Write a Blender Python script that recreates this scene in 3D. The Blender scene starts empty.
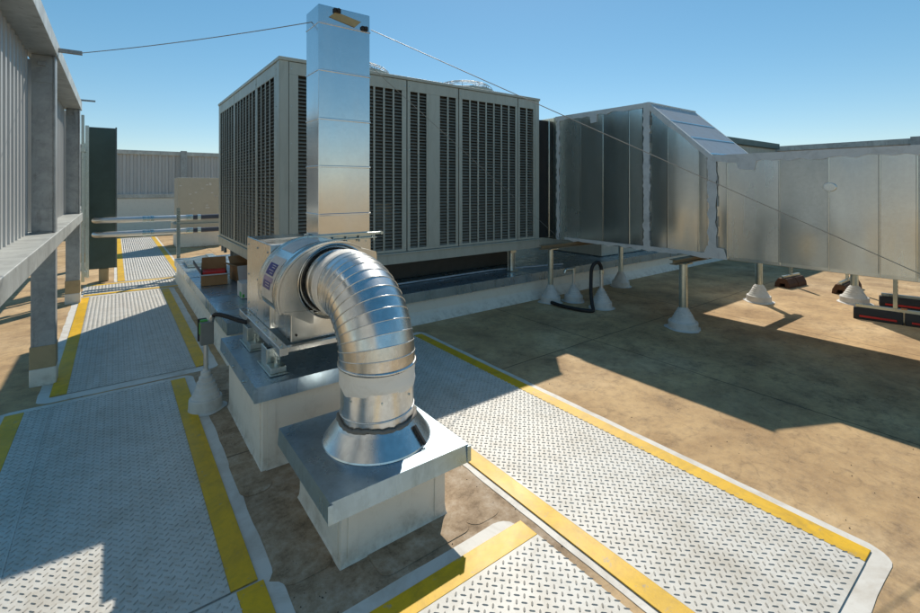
import bpy, bmesh, math, random
from mathutils import Vector, Matrix
R = math.radians
random.seed(7)
scene = bpy.context.scene
COL = scene.collection
SUN_AZ, SUN_EL = 43.2, 44.3
SKY_STR, SKY_SAT, SKY_GAM, SKY_MUL = .14, 1.27, .76, .355
SUN_E, EXPO = 2.2, 1.1

# ------------------------------------------------------------------ materials
class NT:
    def __init__(s, name):
        m = bpy.data.materials.new(name); m.use_nodes = True
        s.m, s.t = m, m.node_tree
        s.b = s.t.nodes['Principled BSDF']
    def n(s, typ, **kw):
        nd = s.t.nodes.new(typ)
        for k, v in kw.items():
            if k.startswith('i_'):
                key = k[2:]
                nd.inputs[int(key) if key.isdigit() else key.replace('_', ' ')].default_value = v
            else: setattr(nd, k, v)
        return nd
    def l(s, a, b): s.t.links.new(a, b)
    def pos(s):
        if not hasattr(s, '_p'): s._p = s.n('ShaderNodeNewGeometry').outputs['Position']
        return s._p
    def obj(s):
        if not hasattr(s, '_o'): s._o = s.n('ShaderNodeTexCoord').outputs['Object']
        return s._o
    def mapv(s, vec, scale=(1, 1, 1), rot=(0, 0, 0), loc=(0, 0, 0)):
        mp = s.n('ShaderNodeMapping'); s.l(vec, mp.inputs['Vector'])
        mp.inputs['Scale'].default_value = scale; mp.inputs['Rotation'].default_value = rot; mp.inputs['Location'].default_value = loc
        return mp.outputs[0]
    def noise(s, vec, scale, detail=4, rough=.55, dist=0):
        nd = s.n('ShaderNodeTexNoise'); s.l(vec, nd.inputs['Vector'])
        nd.inputs['Scale'].default_value = scale; nd.inputs['Detail'].default_value = detail
        nd.inputs['Roughness'].default_value = rough; nd.inputs['Distortion'].default_value = dist
        return nd.outputs['Fac']
    def ramp(s, fac, stops):
        nd = s.n('ShaderNodeValToRGB'); s.l(fac, nd.inputs['Fac'])
        cr = nd.color_ramp
        while len(cr.elements) < len(stops): cr.elements.new(.5)
        for e, (p, c) in zip(cr.elements, stops):
            e.position = p
            e.color = (c, c, c, 1) if isinstance(c, (int, float)) else (*c, 1)
        return nd.outputs['Color']
    def mix(s, fac, a, b, blend='MIX'):
        nd = s.n('ShaderNodeMix', data_type='RGBA', blend_type=blend)
        for sock, v in ((nd.inputs[0], fac), (nd.inputs[6], a), (nd.inputs[7], b)):
            if isinstance(v, bpy.types.NodeSocket): s.l(v, sock)
            elif isinstance(v, (int, float)): sock.default_value = v
            else: sock.default_value = (*v, 1)
        return nd.outputs[2]
    def math(s, op, a, b=0., c=0., clamp=False):
        nd = s.n('ShaderNodeMath', operation=op, use_clamp=clamp)
        for sock, v in zip(nd.inputs, (a, b, c)):
            if isinstance(v, bpy.types.NodeSocket): s.l(v, sock)
            else: sock.default_value = v
        return nd.outputs[0]
    def bump(s, h, strength=.3, dist=.01):
        nd = s.n('ShaderNodeBump'); s.l(h, nd.inputs['Height'])
        nd.inputs['Strength'].default_value = strength; nd.inputs['Distance'].default_value = dist
        s.l(nd.outputs[0], s.b.inputs['Normal'])
    def set(s, col=None, rough=None, metal=None, spec=None):
        for key, v in (('Base Color', col), ('Roughness', rough), ('Metallic', metal), ('Specular IOR Level', spec)):
            if v is None: continue
            sock = s.b.inputs[key]
            if isinstance(v, bpy.types.NodeSocket): s.l(v, sock)
            elif isinstance(v, (int, float)): sock.default_value = v
            else: sock.default_value = (*v, 1)
        return s.m

def box_mask(N, P, x0, x1, y0, y1, soft):
    """1 inside a ground rectangle, fading over 'soft' metres (for dirt that collects round a curb)"""
    sp = N.n('ShaderNodeSeparateXYZ'); N.l(P, sp.inputs[0])
    outs = []
    for o, a, b in ((sp.outputs[0], x0, x1), (sp.outputs[1], y0, y1)):
        d = N.math('SUBTRACT', N.math('ABSOLUTE', N.math('SUBTRACT', o, (a+b)/2)), (b-a)/2)
        outs.append(N.math('SUBTRACT', 1., N.math('DIVIDE', d, soft), clamp=True))
    return N.math('MULTIPLY', outs[0], outs[1], clamp=True)

def mat_ground():
    N = NT('roof_coating'); P = N.pos()
    big = N.noise(P, .55, 6, .65, .3); mid = N.noise(P, 1.6, 9, .68, .25); fine = N.noise(P, 14, 6, .7); grit = N.noise(P, 90, 3, .7)
    base = N.ramp(big, [(.28, (.46, .295, .135)), (.5, (.58, .395, .20)), (.75, (.71, .54, .335))])
    base = N.mix(N.ramp(mid, [(.38, 0), (.70, .85)]), base, (.30, .185, .095))
    base = N.mix(N.ramp(fine, [(.46, 0), (.74, .5)]), base, (.2, .14, .09))
    base = N.mix(N.ramp(N.noise(P, 3.2, 9, .78, .1), [(.54, 0), (.70, .6)]), base, (.12, .09, .065))
    base = N.mix(N.ramp(grit, [(.5, 0), (.75, .25)]), base, (.6, .5, .4))
    rn = N.noise(P, 1.1, 3, .55, .2)                        # tide lines left by standing water
    for lv in (.43, .56):
        ring = N.math('SUBTRACT', 1., N.math('DIVIDE', N.math('ABSOLUTE', N.math('SUBTRACT', rn, lv)), .006), clamp=True)
        base = N.mix(N.math('MULTIPLY', ring, N.ramp(fine, [(.35, 0), (.65, .45)])), base, (.15, .10, .06))
    spk = N.noise(P, 45, 4, .8); base = N.mix(N.ramp(spk, [(.6, 0), (.7, .5)]), base, (.12, .09, .06))
    # dirt streaks along a low trough by the tall duct
    m1 = box_mask(N, P, 4.6, 5.3, .2, 3.6, .5)
    base = N.mix(N.math('MULTIPLY', m1, N.ramp(N.noise(P, 4, 9, .85, .1), [(.5, 0), (.7, .7)])), base, (.035, .027, .02))
    # grimy apron around the two small curbs
    m2 = box_mask(N, P, .62, 1.8, 1.55, 5.0, .35)
    g2 = N.ramp(N.noise(P, 6, 9, .8, .1), [(.34, (.52, .44, .35)), (.5, (.34, .255, .175)), (.66, (.11, .077, .052))])
    base = N.mix(N.math('MULTIPLY', m2, .82), base, g2)
    # lap seams of the roofing sheets
    sp = N.n('ShaderNodeSeparateXYZ'); N.l(P, sp.inputs[0])
    wob = N.math('MULTIPLY', N.math('SUBTRACT', N.noise(P, 1.2, 3), .5), .05)
    seam = None
    for o, pitch, off in ((sp.outputs[0], 2.35, 4.47), (sp.outputs[1], 6.1, 3.35)):
        v = N.math('ADD', N.math('SUBTRACT', o, off), wob)
        d = N.math('ABSOLUTE', N.math('SUBTRACT', N.math('FRACT', N.math('ADD', N.math('DIVIDE', v, pitch), .5)), .5))
        d = N.math('MULTIPLY', d, pitch)
        k = N.math('SUBTRACT', 1., N.math('DIVIDE', d, .012), clamp=True)
        seam = k if seam is None else N.math('MAXIMUM', seam, k)
    base = N.mix(N.math('MULTIPLY', seam, .8), base, (.04, .03, .022))
    hh = N.math('ADD', N.math('MULTIPLY', fine, .6), N.math('ADD', N.math('MULTIPLY', mid, 1.2), N.math('MULTIPLY', grit, .15)))
    N.bump(hh, .35, .008)
    return N.set(base, N.ramp(mid, [(.3, .75), (.7, .95)]), 0, .25)

def mat_tread(name, c0, c1, dirt, amt):
    N = NT(name); P = N.pos()
    a = N.noise(P, 1.3, 5, .6, .5); f = N.noise(P, 26, 5, .7)
    col = N.mix(N.ramp(a, [(.35, 0), (.7, 1)]), c0, c1)
    col = N.mix(N.ramp(N.noise(P, 5, 7, .72, 1.), [(.44, 0), (.72, amt)]), col, dirt)
    col = N.mix(N.ramp(N.noise(N.mapv(P, (2.2, .5, 1)), 1.4, 6, .7, .3), [(.5, 0), (.75, amt*.7)]), col, dirt)
    col = N.mix(N.ramp(f, [(.5, 0), (.75, amt*.6)]), col, dirt)
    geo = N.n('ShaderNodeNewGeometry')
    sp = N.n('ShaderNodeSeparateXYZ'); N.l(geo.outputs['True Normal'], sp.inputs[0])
    side = N.math('SUBTRACT', 1., sp.outputs[2], clamp=True)          # darker colour on the flanks of the raised treads
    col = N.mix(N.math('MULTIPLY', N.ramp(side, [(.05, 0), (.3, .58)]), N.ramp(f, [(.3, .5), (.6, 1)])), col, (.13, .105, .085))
    if name.startswith('yellow'):
        chip = N.ramp(N.noise(P, 11, 9, .8, .2), [(.6, 0), (.64, .8)])
        col = N.mix(chip, col, (.36, .30, .20))
    N.bump(N.noise(P, 60, 4, .7), .15, .003)
    return N.set(col, N.ramp(a, [(.3, .42), (.7, .62)]), 0, .4)

def mat_galv(name, c=(.58, .6, .6), r0=.26, r1=.42, spangle=.06, bumps=.15, oil=0., stain=0., metal=1.):
    N = NT(name); O = N.obj()
    vo = N.n('ShaderNodeTexVoronoi'); N.l(O, vo.inputs['Vector']); vo.inputs['Scale'].default_value = 45
    sv = N.n('ShaderNodeSeparateColor'); N.l(vo.outputs['Color'], sv.inputs[0])
    nz = N.noise(O, 3.2, 5, .6, .5)
    k = tuple(v*(1-spangle*2) for v in c)
    col = N.mix(sv.outputs[0], k, c)
    col = N.mix(N.ramp(nz, [(.45, 0), (.75, .2)]), col, tuple(v*.72 for v in c))
    if stain:
        st = N.noise(N.mapv(O, (7, 7, 1.2)), 2, 6, .7, .4)
        col = N.mix(N.ramp(st, [(.5, 0), (.72, stain)]), col, tuple(v*.4 for v in c))
    rg = N.ramp(N.noise(N.mapv(O, (3, 3, .7)), 1.6, 4, .5), [(.3, r0), (.7, r1)])
    h = N.math('MULTIPLY', N.noise(O, 14, 2, .4), .012)
    if oil: h = N.math('ADD', h, N.math('MULTIPLY', N.noise(O, 2.2, 2, .4), oil))
    N.bump(h, bumps, .05)
    return N.set(col, rg, metal, .5)

def mat_paint(name, c, rough=.5, dirt=(.2, .17, .13), amt=.35, scale=4, bump=.08, vert=False):
    N = NT(name); O = N.obj()
    vec = N.mapv(O, (3, 3, .6)) if vert else O
    a = N.noise(vec, scale, 7, .68, .7)
    col = N.mix(N.ramp(a, [(.46, 0), (.78, amt)]), c, dirt)
    col = N.mix(N.ramp(N.noise(O, 1.1, 3), [(.35, 0), (.7, .25)]), col, tuple(v*.8 for v in c))
    N.bump(N.noise(O, 40, 4, .6), bump, .006)
    return N.set(col, N.ramp(a, [(.3, rough-.06), (.7, rough+.12)]), 0, .4)

def mat_curb():
    N = NT('white_membrane'); P = N.pos(); O = N.obj()
    sp = N.n('ShaderNodeSeparateXYZ'); N.l(P, sp.inputs[0])
    low = N.math('SUBTRACT', 1., N.math('DIVIDE', sp.outputs[2], .13), clamp=True)      # splash dirt near the roof
    a = N.noise(O, 9, 8, .75, .2)
    f = N.math('ADD', N.math('MULTIPLY', N.ramp(a, [(.5, 0), (.78, .35)]), .7), N.math('MULTIPLY', low, N.ramp(a, [(.40, 0), (.66, .55)])), clamp=True)
    col = N.mix(f, (.80, .735, .63), (.36, .28, .19))
    N.bump(N.noise(O, 9, 5, .6), .12, .006)
    return N.set(col, .62, 0, .35)

def mat_rust_galv(name, c=(.33, .35, .35)):
    N = NT(name); O = N.obj()
    a = N.noise(O, 3.5, 7, .7, .6); b = N.noise(N.mapv(O, (6, 6, 1)), 2.2, 6, .7)
    vo = N.n('ShaderNodeTexVoronoi'); N.l(O, vo.inputs['Vector']); vo.inputs['Scale'].default_value = 30
    sv = N.n('ShaderNodeSeparateColor'); N.l(vo.outputs['Color'], sv.inputs[0])
    col = N.mix(N.ramp(a, [(.35, 0), (.7, 1)]), tuple(v*.72 for v in c), tuple(v*1.25 for v in c))
    col = N.mix(N.math('MULTIPLY', sv.outputs[0], .25), col, (.5, .52, .52))
    col = N.mix(N.ramp(b, [(.56, 0), (.72, .6)]), col, (.13, .12, .1))
    N.bump(N.noise(O, 30, 4, .6), .15, .006)
    return N.set(col, .5, .35, .4)

def plain(name, c, rough=.5, metal=0., var=.25, scale=8):
    N = NT(name); O = N.obj()
    a = N.noise(O, scale, 5, .6)
    col = N.mix(N.ramp(a, [(.35, 0), (.7, 1)]), tuple(v*(1-var) for v in c), c)
    return N.set(col, N.ramp(a, [(.3, max(.05, rough-.08)), (.7, min(1, rough+.08))]), metal, .45)

M = dict(
    ground=mat_ground(),
    tread=mat_tread('white_tread_plate', (.57, .55, .50), (.66, .645, .595), (.38, .33, .25), .55),
    yellow=mat_tread('yellow_tread_paint', (.72, .41, .003), (.80, .48, .006), (.30, .18, .02), .5),
    sealcoat=mat_paint('white_edge_coating', (.68, .65, .59), .6, (.36, .28, .19), .75, 3.5, .1),
    galv=mat_galv('galvanized_sheet', (.62, .64, .64), .2, .36, .05, .12, .05, .15),
    cap=mat_galv('galvanized_cap', (.42, .53, .60), .22, .38, .05, .06, .02, .35, .8),
    duct=mat_galv('galvanized_duct', (.76, .80, .78), .15, .27, .03, .05, .012, .06),
    ductdark=mat_galv('dull_galvanized_duct', (.56, .61, .61), .13, .25, .04, .05, .012, .08),
    ductpale=mat_galv('pale_galvanized_duct', (.82, .86, .84), .2, .32, .03, .05, .012, .05),
    stack=mat_galv('bright_galvanized_stack', (.72, .74, .75), .13, .22, .02, .06, .07),
    flex=mat_galv('bright_galvanized_elbow', (.78, .78, .76), .2, .34, .06, .1, .05, .25),
    steel=mat_rust_galv('weathered_galvanized_steel'),
    beam=mat_rust_galv('pale_galvanized_beam', (.48, .49, .46)),
    panel=mat_paint('pale_blue_grey_sheet', (.50, .50, .485), .42, (.3, .3, .3), .3, 3, .05, True),
    ac=mat_paint('grey_green_enamel', (.455, .47, .405), .42, (.2, .19, .15), .35, 3, .05, True),
    acdark=plain('dark_condenser_coil', (.085, .08, .066), .6),
    slat=plain('grey_green_louver', (.29, .285, .24), .5),
    curb=mat_curb(),
    beige=mat_paint('beige_enamel', (.5, .46, .36), .5, (.32, .28, .2), .35, 4, .05),
    fan=mat_galv('mill_finish_aluminium', (.68, .69, .67), .2, .34, .03, .06, .02, .1),
    white=mat_paint('white_sealant', (.86, .82, .75), .6, (.5, .44, .36), .4, 9, .3),
    greyseal=mat_paint('grey_duct_sealant', (.72, .72, .69), .62, (.35, .34, .31), .5, 7, .5),
    boot=mat_paint('white_rubber_boot', (.64, .62, .58), .55, (.3, .27, .22), .5, 9, .1),
    green=plain('dark_green_steel', (.075, .115, .10), .42, .3, .3, 3),
    black=plain('black_rubber', (.018, .018, .02), .6),
    brownrub=plain('brown_recycled_rubber', (.13, .06, .03), .75, 0, .5, 30),
    red=plain('red_reflective_stripe', (.55, .02, .02), .4),
    orange=plain('orange_plastic', (.65, .22, .02), .5),
    card=mat_paint('brown_cardboard', (.36, .2, .09), .75, (.2, .11, .05), .4, 5),
    cardin=mat_paint('pale_cardboard_lining', (.58, .55, .52), .7, (.4, .36, .3), .3, 5),
    redfill=plain('red_packaging', (.7, .02, .015), .5),
    bluelabel=plain('blue_label', (.02, .028, .26), .4),
    labelwhite=plain('white_label', (.72, .7, .66), .5),
    glime=plain('green_plastic', (.08, .42, .06), .45),
    zinc=mat_galv('zinc_hardware', (.55, .62, .6), .22, .4, .05, .1),
    conduit=mat_galv('steel_conduit', (.66, .67, .66), .34, .44, .02, .0),
    wire=plain('steel_cable', (.36, .35, .32), .5, .2),
    tape=plain('ochre_sealant_patch', (.42, .33, .16), .7),
    darkgap=plain('dark_neoprene', (.03, .028, .026), .7),
    brick=mat_paint('ochre_primer', (.45, .34, .19), .7, (.25, .18, .1), .5, 8),
    wood=plain('weathered_wood_beam', (.3, .24, .15), .7),
)

# ------------------------------------------------------------------ mesh building
class MB:
    def __init__(s): s.v, s.f, s.sm = [], [], []
    def face(s, idx, smooth=False): s.f.append(idx); s.sm.append(smooth)
    def box(s, x0, x1, y0, y1, z0, z1):
        b = len(s.v)
        s.v += [(x0,y0,z0),(x1,y0,z0),(x1,y1,z0),(x0,y1,z0),(x0,y0,z1),(x1,y0,z1),(x1,y1,z1),(x0,y1,z1)]
        for q in ((3,2,1,0),(4,5,6,7),(0,1,5,4),(1,2,6,5),(2,3,7,6),(3,0,4,7)): s.face([b+i for i in q])
        return s
    def hexa(s, pts):
        b = len(s.v); s.v += [tuple(p) for p in pts]
        for q in ((3,2,1,0),(4,5,6,7),(0,1,5,4),(1,2,6,5),(2,3,7,6),(3,0,4,7)): s.face([b+i for i in q])
        return s
    def beam(s, a, b, w, h, up=(0,0,1)):
        a, b = Vector(a), Vector(b); d = (b-a).normalized(); u = Vector(up)
        if abs(d.dot(u)) > .99: u = Vector((1,0,0))
        sx = d.cross(u).normalized()*w/2; uz = sx.cross(d).normalized()*h/2
        return s.hexa([a-sx-uz, a+sx-uz, b+sx-uz, b-sx-uz, a-sx+uz, a+sx+uz, b+sx+uz, b-sx+uz])
    def prism(s, poly, axis, a, b):
        """poly of 2D points extruded along axis (0,1,2) from a to b; the 2D axes follow in order"""
        def p3(p, t):
            q = [0,0,0]; o = [i for i in range(3) if i != axis]
            q[o[0]], q[o[1]], q[axis] = p[0], p[1], t
            return tuple(q)
        n = len(poly); k = len(s.v)
        s.v += [p3(p, a) for p in poly] + [p3(p, b) for p in poly]
        s.face(list(range(k, k+n))[::-1]); s.face(list(range(k+n, k+2*n)))
        for i in range(n):
            j = (i+1) % n; s.face([k+i, k+j, k+n+j, k+n+i])
        return s
    def frames(s, path):
        P = [Vector(p) for p in path]; out = []
        t0 = (P[1]-P[0]).normalized()
        ref = Vector((0,0,1)) if abs(t0.z) < .9 else Vector((1,0,0))
        u = (ref - t0*ref.dot(t0)).normalized()
        for i, p in enumerate(P):
            t = (P[min(i+1, len(P)-1)] - P[max(i-1, 0)]).normalized()
            u = (u - t*u.dot(t)).normalized()
            out.append((p, u, t.cross(u)))
        return out
    def tube(s, path, rad, n=16, cap=True, split=False):
        fr = s.frames(path); rad = rad if isinstance(rad, (list, tuple)) else [rad]*len(fr)
        rings = []
        def ring(i):
            p, u, w = fr[i]; k = len(s.v)
            for j in range(n):
                a = 2*math.pi*j/n; s.v.append(tuple(p + (u*math.cos(a)+w*math.sin(a))*rad[i]))
            return k
        if split:
            for i in range(len(fr)-1):
                a, b = ring(i), ring(i+1)
                for j in range(n):
                    q = (j+1) % n; s.face([a+j, a+q, b+q, b+j], True)
            return s
        rings = [ring(i) for i in range(len(fr))]
        for a, b in zip(rings, rings[1:]):
            for j in range(n):
                q = (j+1) % n; s.face([a+j, a+q, b+q, b+j], True)
        if cap:
            for i, fl in ((0, True), (-1, False)):
                k = len(s.v); idx = rings[i]
                s.v += [s.v[idx+j] for j in range(n)]
                s.face([k+j for j in range(n)][::-1] if fl else [k+j for j in range(n)])
        return s
    def lathe(s, prof, c, n=32, split=True):
        """prof: list of (r,z), around vertical axis at c=(x,y)"""
        path = [(c[0], c[1], z) for r, z in prof]
        def ring(r, z):
            k = len(s.v)
            for j in range(n):
                a = 2*math.pi*j/n; s.v.append((c[0]+r*math.cos(a), c[1]+r*math.sin(a), z))
            return k
        for (r0, z0), (r1, z1) in zip(prof, prof[1:]):
            a, b = ring(r0, z0), ring(r1, z1)
            for j in range(n):
                q = (j+1) % n; s.face([a+j, a+q, b+q, b+j], True)
        return s
    def islands(s):
        par = list(range(len(s.v)))
        def fd(i):
            while par[i] != i: par[i] = par[par[i]]; i = par[i]
            return i
        at = {}
        for i, p in enumerate(s.v):
            k = tuple(round(c, 5) for c in p)
            if k in at: par[fd(i)] = fd(at[k])
            else: at[k] = i
        for f in s.f:
            for q in f[1:]: par[fd(q)] = fd(f[0])
        groups = {}
        for f, sm in zip(s.f, s.sm): groups.setdefault(fd(f[0]), []).append((f, sm))
        out = []
        for fs in groups.values():
            mb = MB(); mp = {}
            for f, sm in fs:
                idx = []
                for q in f:
                    if q not in mp: mp[q] = len(mb.v); mb.v.append(s.v[q])
                    idx.append(mp[q])
                mb.face(idx, sm)
            out.append(mb)
        return out
    def each(s, name, m, parent=None, bevel=0., seg=2):
        """every separate piece becomes a part of its own"""
        return [mb.build(name, m, parent, bevel, seg) for mb in s.islands()]
    def build(s, name, m, parent=None, bevel=0., seg=2):
        me = bpy.data.meshes.new(name); off = Vector((0,0,0)); o = None
        root = parent
        while root is not None and root.parent is not None: root = root.parent
        if root is not None: off = root.location
        me.from_pydata([(x-off.x, y-off.y, z-off.z) for x, y, z in s.v], [], s.f)
        me.polygons.foreach_set('use_smooth', s.sm); me.update()
        o = bpy.data.objects.new(name, me); COL.objects.link(o); me.materials.append(m)
        if parent is not None: o.parent = parent
        if bevel:
            bv = o.modifiers.new('bevel', 'BEVEL'); bv.width = bevel; bv.segments = seg; bv.limit_method = 'ANGLE'; bv.angle_limit = R(40)
            bv.harden_normals = False
        return o

def tag(o, label=None, cat=None, group=None, kind=None):
    for k, v in (('label', label), ('category', cat), ('group', group), ('kind', kind)):
        if v: o[k] = v
    return o
def thing(name, loc, label, cat, group=None):
    o = bpy.data.objects.new(name, None); COL.objects.link(o); o.location = loc; o.empty_display_size = .1
    return tag(o, label, cat, group)
def copy_tree(o, parent=None):
    c = o.copy(); COL.objects.link(c)
    if parent is not None: c.parent = parent
    for ch in list(o.children): copy_tree(ch, c)
    return c
def arc(c, r, a0, a1, n, plane='yz', x=0):
    out = []
    for i in range(n+1):
        a = R(a0+(a1-a0)*i/n)
        p, q = c[0]+r*math.cos(a), c[1]+r*math.sin(a)
        out.append((x, p, q) if plane == 'yz' else ((p, x, q) if plane == 'xz' else (p, q, x)))
    return out

# ------------------------------------------------------------------ roof surface
g = MB(); S = 220.
n = 24
for i in range(n):
    for j in range(n):
        pass
g.v = [(-S,-S,0),(S,-S,0),(S,S,0),(-S,S,0)]; g.face([0,1,2,3])
tag(g.build('ground', M['ground']), 'tan stained roof membrane spreading under all the equipment', 'roof', kind='structure')

def rounded(x0, x1, y0, y1, r, jitter=0., n=5, seed=0):
    rnd = random.Random(seed); pts = []
    for cx, cy, a0 in ((x1-r, y0+r, -90), (x1-r, y1-r, 0), (x0+r, y1-r, 90), (x0+r, y0+r, 180)):
        for i in range(n+1):
            a = R(a0+90*i/n); pts.append((cx+r*math.cos(a), cy+r*math.sin(a)))
    if jitter:                                    # brushed, uneven edge
        out = []
        for (ax, ay), (bx, by) in zip(pts, pts[1:]+pts[:1]):
            L = math.hypot(bx-ax, by-ay); k = max(1, int(L/.12))
            for i in range(k):
                t = i/k; nx, ny = (by-ay)/max(L,1e-6), -(bx-ax)/max(L,1e-6); d = rnd.uniform(-jitter, jitter)
                out.append((ax+(bx-ax)*t+nx*d, ay+(by-ay)*t+ny*d))
        pts = out
    return pts

# ------------------------------------------------------------------ tread plate walkways
PITCH = .0468
def tread_rect(mb, x0, x1, y0, y1, zt):
    """raised lozenges in two crossed directions on a square lattice"""
    L, W, H = .015, .0047, .0040
    for half in (0, 1):
        o = half*.5
        a = R(45 if half else -45); ca, sa = math.cos(a), math.sin(a)
        for i in range(math.ceil(x0/PITCH-o), math.floor(x1/PITCH-o)+1):
            for j in range(math.ceil((y0+.008)/PITCH-o), math.floor((y1-.008)/PITCH-o)+1):
                cx, cy = (i+o)*PITCH, (j+o)*PITCH
                k = len(mb.v)
                for u, w, z in ((-L,0,0),(-L*.45,-W,0),(L*.45,-W,0),(L,0,0),(L*.45,W,0),(-L*.45,W,0),(-L*.6,0,H),(L*.6,0,H)):
                    mb.v.append((cx+u*ca-w*sa, cy+u*sa+w*ca, zt+z))
                for q in ((0,1,6),(1,2,7,6),(2,3,7),(3,4,7),(4,5,6,7),(5,0,6)): mb.face([k+t for t in q])
TH = .010
def walkway(x0, x1, y0, y1, stripes, label, border=None, seed=0, ridge=None):
    t = thing('walkway_panel', ((x0+x1)/2, (y0+y1)/2, 0), label, 'walkway', 'white tread plate walkway panels')
    a, b, c, d = x0, x1, y0, y1
    SW = .115
    rects = []
    if 'L' in stripes: rects.append((a, a+SW, c, d)); a += SW
    if 'R' in stripes: rects.append((b-SW, b, c, d)); b -= SW
    if 'N' in stripes: rects.append((a, b, c, c+.11)); c += .11
    if 'F' in stripes: w = stripes['F'] if isinstance(stripes, dict) else .11; rects.append((a, b, d-w, d)); d -= w
    mb = MB().box(a, b, c, d, .0035, TH); tread_rect(mb, a, b, c, d, TH)
    if ridge is not None: mb.box(ridge-.004, ridge+.004, c+.01, d-.01, TH, TH+.004)
    mb.build('plate', M['tread'], t)
    for r in rects:
        s = MB()
        if stripes == 'LRo' or True:
            s.box(r[0]+.001, r[1]-.001, r[2]+.001, r[3]-.001, .0035, TH+.0012)
        s.build('yellow_stripe', M['yellow'], t, .002)
    if border:
        bx0, bx1, by0, by1 = border; bx0 += .03; bx1 -= .03
        m = MB(); m.prism(rounded(bx0, bx1, by0, by1, .1, .004, seed=seed), 2, .0006, .0012+.00032*seed)
        m.build('edge_coating', M['sealcoat'], t)
    return t
walkway(-.69, .52, 2.22, 4.97, 'LR', 'white tread plate with yellow edges beside the two small curbs', (-.80, .62, 2.16, 5.05), 1, -.42)
walkway(-.69, .54, -1.2, 2.205, 'LR', 'nearest white tread plate of the left walkway, half in sunlight', (-.80, .64, -1.3, 2.2), 2)
walkway(-.45, .75, 5.2, 9.5, 'LR', 'long white tread plate with yellow edges beside the steel posts', (-.56, .86, 5.08, 9.56), 3)
walkway(-.42, .98, 9.62, 10.62, 'NF', 'short white tread plate with yellow lines across its ends', (-.48, 1.04, 9.57, 10.68), 4)
walkway(.03, 1.12, 10.72, 19.5, 'LR', 'farthest white tread plate running toward the far screen wall', (-.05, 1.2, 10.69, 19.6), 5)
walkway(1.83, 2.97, .58, 4.72, 'LR', 'wide white tread plate with yellow edges, brightest in the sun', (1.76, 3.06, .50, 4.82), 6)
walkway(.72, 1.735, -1.0, 1.765, dict(F=.125), 'white tread plate with one yellow end stripe in front of the capped duct curb', (.64, 1.735, -1.1, 1.84), 7)

# loose grit and leaf crumbs on the roof
gr = MB(); rnd = random.Random(21)
for i in range(900):
    if i < 500: x, y = rnd.uniform(.6, 1.8), rnd.uniform(1.2, 5.0)
    else: x, y = rnd.uniform(2.9, 6.5), rnd.uniform(-.3, 4.8)
    if (.75 < x < 1.7 and 1.9 < y < 4.2) or (.6 < x < 1.78 and y < 1.85): continue
    q = rnd.uniform(.0015, .0045); a = rnd.uniform(0, 6)
    pts = [(x+q*rnd.uniform(.6, 1.5)*math.cos(a+t), y+q*rnd.uniform(.5, 1.2)*math.sin(a+t)) for t in (0, 1.5, 3.1, 4.6)]
    gr.hexa([(u, w, .001) for u, w in pts]+[(x+(u-x)*.6, y+(w-y)*.6, .001+q*.8) for u, w in pts])
tag(gr.build('grit', plain('dark_grit', (.13, .10, .075), .9)), 'dark grit and crumbs scattered on the roof membrane', 'grit', kind='stuff')
# membrane patches set in the roof round the curbs
for k, (x0, x1, y0, y1, r) in enumerate(((1.5, 1.72, 1.88, 2.4, .07), (.72, .92, 1.62, 1.86, .1), (.6, .84, 2.1, 2.75, .06), (.98, 1.5, 1.88, 2.3, .05), (.58, .76, 2.85, 3.3, .07))):
    tag(MB().prism(rounded(x0, x1, y0, y1, r), 2, .0005, .0022+.0006*k).build('ground_patch', M['ground'], None, .001), 'patch of stained roof membrane by the small curbs', 'roof patch', 'membrane patches by the small curbs', 'structure')

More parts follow.
